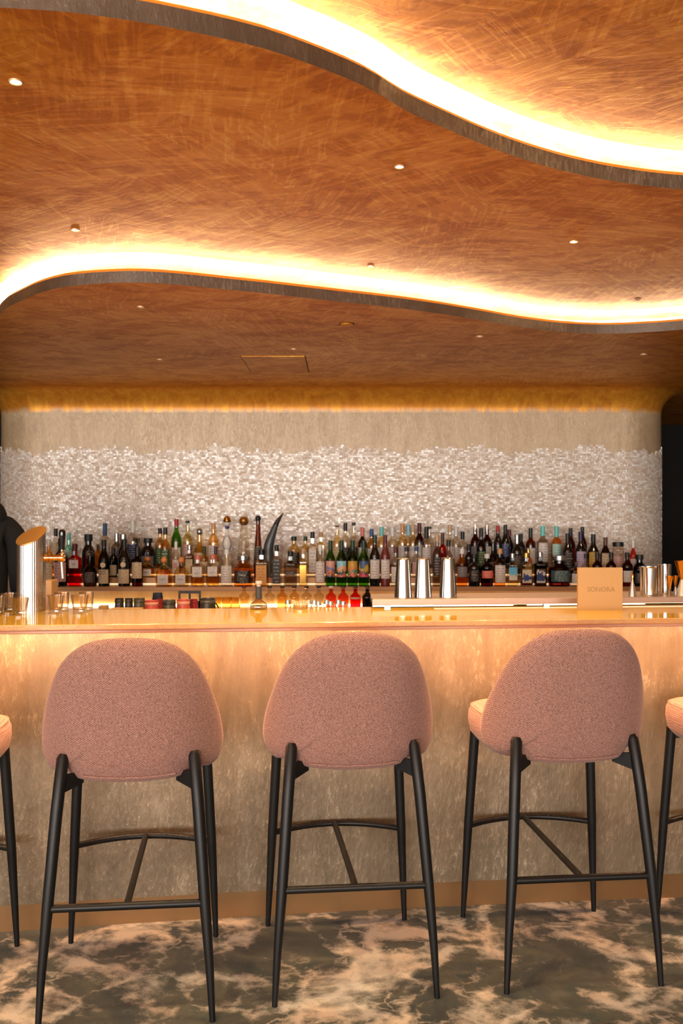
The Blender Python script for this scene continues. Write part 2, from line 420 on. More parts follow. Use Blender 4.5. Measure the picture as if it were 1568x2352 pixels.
# wall behind the camera with its window openings (built of piers, sill and head)
def window_wall(name, wins, lo, hi, place):
    v, fc = [], []
    def add(a, b, z0, z1):
        x0, x1, y0, y1 = place(a, b, 0.0, 0.1); q, w = box_vf(x0, x1, y0, y1, z0, z1, len(v)); v.extend(q); fc.extend(w)
    edges = [lo]+[e for w in wins for e in w]+[hi]
    for i in range(0, len(edges), 2): add(edges[i], edges[i+1], -0.05, HT)
    for a, b in wins: add(a, b, -0.05, WZ0); add(a, b, WZ1, HT)
    struct(obj(name, mesh(name, v, fc, False), M_ROOM))
    for a, b in wins:
        w = bpy.data.objects.new('window_%d' % (1+sum(o.name.startswith('window_') and o.type == 'EMPTY' for o in bpy.data.objects)), None); COL.objects.link(w); struct(w)
        m = (a+b)/2
        for xa, xb, za, zb in ((a, a+.05, WZ0, WZ1), (b-.05, b, WZ0, WZ1), (a+.05, b-.05, WZ0, WZ0+.05), (a+.05, b-.05, WZ1-.05, WZ1), (m-.02, m+.02, WZ0+.05, WZ1-.05)):
            x0, x1, y0, y1 = place(xa, xb, 0.02, 0.08); box('window_frame', x0, x1, y0, y1, za, zb, M_BLACK, w)
window_wall('wall_rear', WINS, X0-0.1, X1+0.1, lambda a, b, t0, t1: (a, b, YB-t1, YB-t0))
window_wall('wall_left', SIDE, YB, YF, lambda a, b, t0, t1: (X0-t1, X0-t0, a, b))

# ---------------------------------------------------------------- layered ceiling with two lit, wavy edges
H1, H2, H3 = 2.33, 2.44, 2.55
def px_path(pp, h):
    return [floor_at_up(x, y, h) for x, y in pp]
def floor_at_up(px, py, h):
    d = (h-CAMH)*F/(CY-py); return ((px-CX)*d/F, d)
lip1 = [(-6, 8.6), (-5, 8.3), (-3.6, 7.6), (-2.7, 6.7), (-2.1, 5.75), (-1.74, 5.0)] + px_path([(0, 722), (50, 690), (100, 670), (160, 657), (250, 650), (330, 649), (420, 655), (520, 665), (620, 675), (700, 684), (800, 695), (900, 706), (1000, 719), (1100, 735), (1200, 752), (1300, 763), (1400, 766), (1500, 762), (1568, 757)], H1) + [(1.95, 4.53), (2.4, 4.28), (3.2, 4.0), (5, 3.8), (6, 3.75)]
lip2 = [(-6, 1.5), (-5, 1.55), (-3, 1.64), (-1.6, 1.80)] + px_path([(0, 17), (150, 27), (300, 47), (425, 70), (550, 97), (650, 125), (784, 175), (859, 210), (934, 255), (1034, 300), (1109, 332), (1184, 360), (1284, 390), (1384, 412), (1484, 427), (1568, 435)], H2) + [(1.45, 3.09), (2.2, 3.2), (3.2, 3.28), (5, 3.3), (6, 3.3)]
N = 220
lip1 = resample(catmull(lip1, 8), N); lip2 = resample(catmull(lip2, 8), N)
POC = 0.24
def ceiling_edge(path, h, hup, n_trim, label):
    """wavy lip: raw edge, gold upper edge, pocket with hidden light strip, curved pocket back"""
    t = struct(strip('trim_%d' % n_trim, [at(path, h), at(path, h+0.043), at(offset2(path, 0.012), h+0.043)], M_LIP))
    strip('lip_edge', [at(offset2(path, 0.008), h+0.043), at(offset2(path, 0.012), h+0.056), at(offset2(path, 0.03), h+0.056), at(offset2(path, 0.03), h+0.012)], M_GOLDLIP, t)
    strip('pocket_roof', [at(offset2(path, -0.015), hup), at(offset2(path, 0.02), hup), at(offset2(path, 0.12), hup), at(offset2(path, POC), hup)], M_POCKETGLOW, t)  # ceiling strip over the lip, coloured pale to look brightly lit
    fl = [at(offset2(path, 0.03), h+0.012), at(offset2(path, POC-0.05), h+0.012)]
    q = 8; r = hup-h-0.012
    for k in range(q+1):
        a = PI/2*k/q; fl.append(at(offset2(path, POC-0.05+0.05*math.sin(a)-0.0), h+0.012+r*(1-math.cos(a))*0.999))
    strip('pocket', fl, M_POCKETGLOW, t)
    led = strip('led_strip', [at(offset2(path, 0.045), h+0.014), at(offset2(path, 0.045), h+0.063), at(offset2(path, 0.062), h+0.063), at(offset2(path, 0.062), h+0.014)], M_LEDC)
    tag(led, label, 'light strip')
def gridsurf(name, A, B, h, mat, k=10):
    L = []
    for i in range(k+1):
        t = i/k; L.append([(a[0]+(b[0]-a[0])*t, a[1]+(b[1]-a[1])*t, h) for a, b in zip(A, B)])
    return struct(strip(name, L, mat))
far = [(x*1.0, YF) for x, _ in resample([(X0, 0), (X1, 0)], N)]
near = [(x, YB) for x, _ in far]
gridsurf('ceiling', lip1, far, H1, M_CEIL)
gridsurf('ceiling', lip2, offset2(lip1, -0.015), H2, M_CEIL)
gridsurf('ceiling', near, offset2(lip2, -0.015), H3, M_CEIL)
ceiling_edge(lip1, H1, H2, 1, 'hidden warm light strip glowing behind the wavy ceiling edge above the bar')
ceiling_edge(lip2, H2, H3, 2, 'hidden warm light strip glowing behind the upper ceiling wave, top right')

# ---------------------------------------------------------------- mosaic wall behind the bar, flaring into the ceiling
WY, WXL, WXR, WR = 7.0, -2.485, 2.335, 0.34
def wall_path(off=0.0, n=14):
    p = []
    r = WR+off; l, rr, y = WXL-off, WXR+off, WY-off
    p += [(l, 9.2), (l, 8.6), (l, 8.0), (l, y+r+0.02)]
    for k in range(n+1):
        a = PI+PI/2*k/n; p.append((l+r+r*math.cos(a), y+r+r*math.sin(a)))
    for k in range(1, 40): p.append((l+r+(rr-l-2*r)*k/40, y))
    for k in range(n+1):
        a = 1.5*PI+PI/2*k/n; p.append((rr-r+r*math.cos(a), y+r+r*math.sin(a)))
    p += [(rr, y+r+0.02), (rr, 8.0), (rr, 8.6), (rr, 9.2)]
    return p
base = wall_path()
wall = struct(strip('wall_back', [at(base, z) for z in (0.0, 0.9, 1.4, 1.9, 2.0, 2.1, 2.165)], M_WALL))
CR = 0.165
cove = []
for k in range(13):
    a = PI/2*k/12; cove.append(at(wall_path(CR*(1-math.cos(a))), 2.165+CR*math.sin(a)))
struct(strip('trim_3', cove, M_COVE))
# mosaic of small pearl tiles, ragged along its top edge
def noise1(x): return math.sin(x*7.3)+0.7*math.sin(x*17.1+1.3)+0.5*math.sin(x*41.7+0.4)+0.35*math.sin(x*83+2)
fine = resample(wall_path(0.0, 24), 2400)
L = [0]
for a, b in zip(fine, fine[1:]): L.append(L[-1]+math.dist(a, b))
def on_wall(s):
    t = s/L[-1]*(len(fine)-1); i = min(int(t), len(fine)-2); u = t-i
    p = (fine[i][0]+(fine[i+1][0]-fine[i][0])*u, fine[i][1]+(fine[i+1][1]-fine[i][1])*u)
    d = (fine[i+1][0]-fine[i][0], fine[i+1][1]-fine[i][1]); l = math.hypot(*d); return p, (d[0]/l, d[1]/l)
v, fc = [], []
TW, TH = 0.0215, 0.0125
s_lo, s_hi = 1.55, L[-1]-1.55
row = 0; z = 1.02
while z < 1.96:
    s = s_lo+(row % 2)*TW*0.5+R.uniform(-.004, .004)
    while s < s_hi:
        w = TW*R.uniform(0.75, 1.15)
        top = 1.905+0.018*noise1(s)+R.uniform(-.012, .012)
        if z < top:
            (x, y), (tx, ty) = on_wall(s+w/2); nx, ny = ty, -tx
            hw, hh = w/2-0.0009, TH/2-0.0008
            d = 0.0035+R.uniform(0, 0.0025); ti, tj = R.uniform(-.01, .01), R.uniform(-.014, .014)
            o = len(v)
            for dd in (0, 1):
                for sx, sz in ((-1, -1), (1, -1), (1, 1), (-1, 1)):
                    e = (d+ti*sx*hw+tj*sz*hh) if dd else -0.001
                    v.append((x+tx*sx*hw+nx*e, y+ty*sx*hw+ny*e, z+sz*hh))
            fc += [(o+4, o+5, o+6, o+7), (o, o+1, o+5, o+4), (o+1, o+2, o+6, o+5), (o+2, o+3, o+7, o+6), (o+3, o, o+4, o+7)]
        s += w
    row += 1; z += TH
mo = obj('mosaic_tiles', mesh('mosaic_tiles', v, fc, False), M_TILE, wall); mo['kind'] = 'stuff'

# ---------------------------------------------------------------- the bar
BARH = 1.09
def EDGE(x): return 3.425+0.1*x
def PANEL(x): return max(3.655+0.128*x-0.0185*x*x, EDGE(x)+0.13)
xs = [-3.2+6.4*i/48 for i in range(49)]
bar = thing('bar_counter', 'long pearly plaster bar front with brass kick plate below the counter', 'bar', (0, 0, 0))
pl = [(x, PANEL(x)) for x in xs]; pb = [(x, PANEL(x)+0.16) for x in xs]
strip('panel', [at(pb, 0.09), at(pl, 0.093), at(pl, 0.3), at(pl, 0.6), at(pl, 0.9), at(pl, BARH-0.0315), at(pb, BARH-0.0315)], M_BAR, bar, True)
kp = [(x, PANEL(x)+0.006) for x in xs]
strip('kick_plate', [at(kp, 0.0), at(kp, 0.093), at(pb, 0.093), at(pb, 0.0)], M_BRASS, bar, True)
ct = thing('countertop', 'glossy warm beige marble countertop along the whole bar', 'countertop', (0, 0, 0))
fe = [(x, EDGE(x)) for x in xs]; be = [(x, EDGE(x)+0.52) for x in xs]
def slab(name, A, B, z0, z1, mat, parent, bev=0.003):
    o = strip(name, [at(A, z0), at(A, z1), at(B, z1), at(B, z0)], mat, parent, True)
    if bev:
        m = o.modifiers.new('b', 'BEVEL'); m.width = bev; m.segments = 2; m.limit_method = 'ANGLE'
    return o
slab('stone_slab', fe, be, BARH-0.019, BARH, M_MARBLE, ct)
slab('polished_top', offset2(fe, 0.004), offset2(be, -0.002), BARH-0.001, BARH+0.0006, plain('gold_lacquer', C(204, 156, 48), 0.07, 0.0, Specular_IOR_Level=0.2), ct, 0)
slab('lower_slab', offset2(fe, 0.007), offset2(be, -0.01), BARH-0.031, BARH-0.0192, plain('rose_stone', C(196, 146, 114), 0.25), ct)
lb = [(x, EDGE(x)+0.06) for x in xs]; lb2 = [(x, EDGE(x)+0.075) for x in xs]
tag(slab('led_strip', lb, lb2, BARH-0.0335, BARH-0.0312, M_LEDB, None, 0), 'hidden warm light strip under the countertop lighting the bar front', 'light strip')

# steel service ledge on the back of the counter
def cx_at(px, off):
    """world (x, y) on the line EDGE+off seen at pixel column px"""
    k = (px-CX)/F; y = (3.425+off)/(1-0.1*k); return (k*y, y)
lx0 = cx_at(855, 0.47)[0]
lxs = [lx0+(2.6-lx0)*i/20 for i in range(21)]
ledge = thing('service_ledge', 'brushed steel service ledge on the back of the counter under the shakers', 'ledge', (0, 0, 0))
slab('top', [(x, EDGE(x)+0.47) for x in lxs], [(x, EDGE(x)+0.74) for x in lxs], 1.101, 1.124, plain('ledge_steel', C(176, 150, 134), 0.42, 0.6), ledge, 0.002)
for q in (0.06, 0.7, 1.35, 2.0):
    x = lx0+q; y = EDGE(x)+0.485
    box('foot', x-0.012, x+0.012, y, y+0.025, BARH+.0007, 1.101, M_BSTEEL, ledge)
l2 = [x for x in lxs if x > lx0+0.15]
slab('light_line', [(x, EDGE(x)+0.50) for x in l2], [(x, EDGE(x)+0.512) for x in l2], 1.0965, 1.1008, emit('led_ledge', (1, .74, .45), 1.2), ledge, 0)

# station deck behind the counter
deck = thing('station_deck', 'steel work deck behind the counter holding clay mugs and jars', 'work deck', (0, 0, 0))
dx = [-2.4+2.5*i/10 for i in range(11)]
slab('top', [(x, EDGE(x)+0.53) for x in dx], [(x, EDGE(x)+1.30) for x in dx], 0.985, 1.0, M_BSTEEL, deck)
for x in (-2.3, -1.1, 0.0):
    for o in (0.56, 1.26): obj('leg', lathe('leg', [(0, 0), (.018, 0), (.018, .985), (0, .985)], 10), M_BSTEEL, deck, (x, EDGE(x)+o, 0))

# ---------------------------------------------------------------- back bar: counter, lit niche and three display steps
SY1, SY2, SY3, SYB = 6.335, 6.475, 6.635, 6.99
SH1, SH2, SH3 = 0.992, 1.042, 1.092
bb = thing('back_counter', 'dark cabinet back counter with bronze top behind the bar', 'counter', (0, 0, 0))
BX0, BX1 = -2.05, 1.98
box('cabinet', BX0, BX1, 5.75, 6.95, 0.0, 0.83, M_DARKWOOD, bb)
nd = 8
for i in range(nd):
    a = BX0+(BX1-BX0)*i/nd; b = BX0+(BX1-BX0)*(i+1)/nd
    d = box('door', a+0.01, b-0.01, 5.73, 5.75, 0.1, 0.8, M_DARKWOOD, bb, 0.003)
    box('handle', b-0.06, b-0.045, 5.71, 5.73, 0.5, 0.68, M_BRASS, d)
box('counter_slab', BX0-0.01, BX1+0.01, 5.72, 6.95, 0.83, 0.852, M_SHELF, bb)
tag(box('niche_panel', BX0, BX1, 6.50, 6.52, 0.852, SH1-0.028, M_NICHE), 'glowing gold plaster panel below the bottle steps', 'panel')
tag(box('display_step', BX0, BX1, SY1, SY2, SH1-0.028, SH1, M_SHELF, None, 0.003), 'lower bronze step of the bottle display', 'shelf')
tag(box('display_step', BX0, BX1, SY2, SY3, SH1-0.028, SH2, M_SHELF, None, 0.003), 'middle bronze step of the bottle display', 'shelf')
tag(box('display_step', BX0, BX1, SY3, SYB, SH1-0.028, SH3, M_SHELF, None, 0.003), 'upper bronze step of the bottle display', 'shelf')
for yy, z0, z1, w_ in ((SY2, SH1, SH2, 'middle'), (SY3, SH2, SH3, 'upper')):
    tag(box('led_strip', BX0+.01, BX1-.01, yy-0.006, yy-0.0005, z0+0.004, z0+0.011, M_LEDS), 'warm light strip along the riser of the %s bottle step' % w_, 'light strip')
tag(box('led_strip', BX0+.01, BX1-.01, 6.47, 6.495, 0.8525, 0.868, M_LEDN), 'bright light strip at the foot of the back bar niche', 'light strip')

# ---------------------------------------------------------------- bottles
G = {
 'clear': glass_tint('glass_clear', C(244, 237, 226), 1.8), 'pale': glass_tint('glass_pale_gold', C(248, 230, 188), 1.8),
 'gold': glass_tint('glass_gold', C(248, 216, 146), 1.8), 'amber': glass_tint('glass_amber', C(244, 190, 112)),
 'brown': glass_tint('glass_brown', C(170, 98, 54)), 'green': glass_tint('glass_green', C(120, 176, 72)),
 'dkgreen': glass_tint('glass_dark_green', C(40, 70, 42)), 'black': plain('glass_black', C(14, 13, 13), 0.08, 0.0, Coat_Weight=0.5),
 'red': glass_tint('glass_red', C(238, 62, 74)), 'dkred': glass_tint('glass_dark_red', C(130, 34, 28)),
 'teal': glass_tint('glass_teal', C(176, 226, 210)), 'maroon': plain('glass_maroon', C(112, 40, 36), 0.3),
 'coral': glass_tint('glass_coral', C(246, 136, 116)), 'grey': glass_tint('glass_grey', C(206, 194, 180)),
 'white': plain('ceramic_white', C(232, 222, 210), 0.15), 'smoke': glass_tint('glass_smoke', C(104, 76, 54))}
GN = {'clear': 'clear', 'pale': 'pale gold', 'gold': 'golden', 'amber': 'amber', 'brown': 'brown', 'green': 'green', 'dkgreen': 'dark green', 'black': 'black',
      'red': 'red', 'dkred': 'dark red', 'teal': 'teal', 'maroon': 'maroon', 'coral': 'coral', 'grey': 'grey', 'white': 'white', 'smoke': 'dark brown'}
CAPC = {'black': (20, 19, 19), 'white': (226, 220, 210), 'red': (176, 36, 44), 'dkred': (92, 26, 34), 'blue': (40, 78, 128), 'navy': (30, 34, 62), 'green': (26, 54, 38),
        'wood': (208, 150, 96), 'orange': (222, 138, 74), 'pink': (214, 118, 104), 'silver': (176, 176, 174), 'teal': (112, 200, 190), 'tan': (206, 164, 124), 'purple': (70, 36, 52),
        'clear': (232, 226, 216), 'lblue': (150, 202, 220), 'brown': (92, 52, 32), 'gold': (206, 154, 80)}
def cap_mat(k):
    if k in ('silver', 'gold'): return plain('cap_'+k, C(*CAPC[k]), 0.2, 0.9)
    if k == 'clear': return G['clear']
    return plain('cap_'+k, C(*CAPC[k]), 0.45)
LABC = {'white': ((226, 212, 202), (90, 80, 80)), 'cream': ((214, 188, 152), (90, 60, 40)), 'black': ((28, 26, 26), (190, 170, 150)), 'dark': ((52, 44, 42), (190, 160, 140)),
        'green': ((36, 74, 44), (220, 200, 120)), 'blue': ((96, 176, 206), (240, 240, 240)), 'navy': ((34, 48, 96), (220, 220, 230)), 'yellow': ((206, 160, 66), (80, 50, 20)),
        'pinkish': ((206, 158, 146), (80, 50, 50)), 'grey': ((128, 118, 118), (40, 36, 36)), 'coral': ((226, 104, 88), (250, 220, 200)), 'lilac': ((190, 168, 190), (80, 60, 90)),
        'mint': ((176, 206, 190), (60, 70, 60)), 'orange': ((216, 150, 70), (80, 46, 20)), 'teal': ((60, 90, 92), (210, 210, 200)), 'redtext': ((216, 200, 190), (190, 40, 40)), 'gold': ((196, 158, 92), (70, 46, 20))}
def lab_mat(k):
    a, b = LABC[k]; return print_mat('label_'+k, C(*a), C(*b))
SHP = {   # body profile (radius, height) in fractions, label zone, cap start, cap radius, cap form, squareness
 'spirit': ([(0, 0), (.9, 0), (1, .015), (1, .56), (.96, .62), (.74, .68), (.46, .725), (.37, .77), (.36, .90), (0, .90)], (.10, .50), .86, .43, 'cyl', 0),
 'wine':   ([(0, 0), (.9, 0), (1, .015), (1, .54), (.94, .61), (.68, .69), (.45, .755), (.38, .82), (.37, .93), (0, .93)], (.13, .49), .78, .41, 'cyl', 0),
 'square': ([(0, 0), (.94, 0), (1, .015), (1, .62), (.95, .665), (.6, .70), (.37, .735), (.35, .90), (0, .90)], (.08, .56), .85, .42, 'cyl', 6),
 'jug':    ([(0, 0), (.92, 0), (1, .03), (1, .52), (.92, .62), (.68, .70), (.50, .75), (.48, .86), (0, .86)], (.10, .48), .84, .64, 'cyl', 0),
 'flask':  ([(0, 0), (.94, 0), (1, .02), (1, .40), (.90, .52), (.62, .63), (.34, .70), (.30, .80), (.38, .815), (.38, .83), (0, .83)], (.06, .40), .76, .36, 'ball', 3.2),
 'slim':   ([(0, 0), (.95, 0), (1, .02), (.98, .22), (.82, .45), (.55, .72), (.46, .86), (.46, .93), (0, .93)], (.10, .40), .90, .54, 'ball', 0),
 'cone':   ([(0, 0), (.95, 0), (1, .02), (.98, .3), (.80, .55), (.58, .78), (.55, .84), (0, .84)], (.10, .3), .82, .72, 'ball', 0),
 'jar':    ([(0, 0), (.95, 0), (1, .02), (1, .78), (.92, .84), (.86, .87), (.86, .92), (0, .92)], (.18, .66), .87, .98, 'cyl', 0),
 'bulb':   ([(0, 0), (.85, 0), (.97, .05), (1, .22), (.95, .38), (.72, .50), (.42, .58), (.33, .66), (.32, .86), (0, .86)], (.12, .38), .82, .42, 'ball', 0)}
def make_bottle(name, H, r, shape, glass, cap, lab, capfrac=None, seg=20, liquid=None, extra=None, emblem=None):
    prof, (l0, l1), c0, cr, form, sq = SHP[shape]
    if capfrac: c0 = capfrac
    t = bpy.data.objects.new(name, None); COL.objects.link(t); t.empty_display_size = 0.03
    dep = 0.8 if sq and shape == 'square' else 1.0
    obj('glass_body', lathe('glass_body', [(a*r, b*H) for a, b in prof], seg, sq, dep), G[glass], t)
    if liquid:
        lv = liquid[1]; pr = [(a*r*0.93, max(b*H, 0.006)) for a, b in prof if a > 0 and b < lv]
        # cut the profile at the fill level
        for (a0, b0), (a1, b1) in zip(prof, prof[1:]):
            if b0 < lv <= b1: pr.append(((a0+(a1-a0)*(lv-b0)/(b1-b0))*r*0.93, lv*H))
        obj('liquid', lathe('liquid', [(0, 0.006)]+pr+[(0, lv*H)], seg, sq, dep), G[liquid[0]], t)
    rc = cr*r
    if cap:
        if form == 'ball':
            rb = rc*1.15; hb = H-c0*H; cz = c0*H+hb*0.5
            pr = [(0, c0*H)]+[(rb*math.sin(PI*k/8)**0.8, cz-hb/2*math.cos(PI*k/8)) for k in range(1, 8)]+[(0, H)]
        else: pr = [(0, c0*H), (rc*0.97, c0*H), (rc, c0*H+.002), (rc, H-.002), (rc*0.92, H), (0, H)]
        obj('cap', lathe('cap', pr, 14), cap_mat(cap), t)
    if emblem:
        me = lathe('emblem', [(0, 0), (emblem[1], 0), (emblem[1], .001), (0, .0012)], 18); me.transform(Matrix.Rotation(PI/2, 4, 'X'))
        obj('emblem', me, plain('emblem_cream', C(222, 196, 160), .5), t, (0, -r*0.985, emblem[0]*H))
    if lab:
        k = lab if isinstance(lab, str) else lab[0]
        if not isinstance(lab, str): l0, l1 = lab[1], lab[2]
        m = MATS[k] if k in MATS else lab_mat(k)
        def rad(bf):
            for (a0, b0), (a1, b1) in zip(prof, prof[1:]):
                if b0 <= bf <= b1 and b1 > b0: return a0+(a1-a0)*(bf-b0)/(b1-b0)
            return 1
        zz = [l0+(l1-l0)*q/4 for q in range(5)]
        o = obj('label', patch('label', [(rad(q)*r+0.0012, q*H) for q in zz], -PI/2, 1.0 if not sq else 0.62, 12, sq, dep), m, t)
        if extra:
            for s, size, zf, colr in extra:
                e = obj('lettering', text_mesh(s, size), plain('ink_%d_%d_%d' % colr, C(*colr), 0.6), o, (0, -(r*dep)*1.0-0.0024, zf*H))
    return t
art_mat('art_a', [C(66, 96, 150), C(40, 52, 96), C(214, 120, 60), C(96, 120, 170), C(216, 150, 130), C(226, 162, 142)], 1)
art_mat('art_b', [C(28, 110, 84), C(226, 110, 96), C(24, 80, 70), C(238, 170, 120), C(140, 200, 214), C(168, 214, 224)], 3)
art_mat('art_c', [C(60, 40, 30), C(226, 120, 80), C(62, 140, 110), C(214, 130, 70), C(206, 158, 50), C(196, 150, 40)], 5)
art_mat('art_d', [C(60, 150, 84), C(214, 70, 96), C(110, 80, 70), C(212, 170, 60), C(74, 92, 120), C(60, 78, 130)], 8)
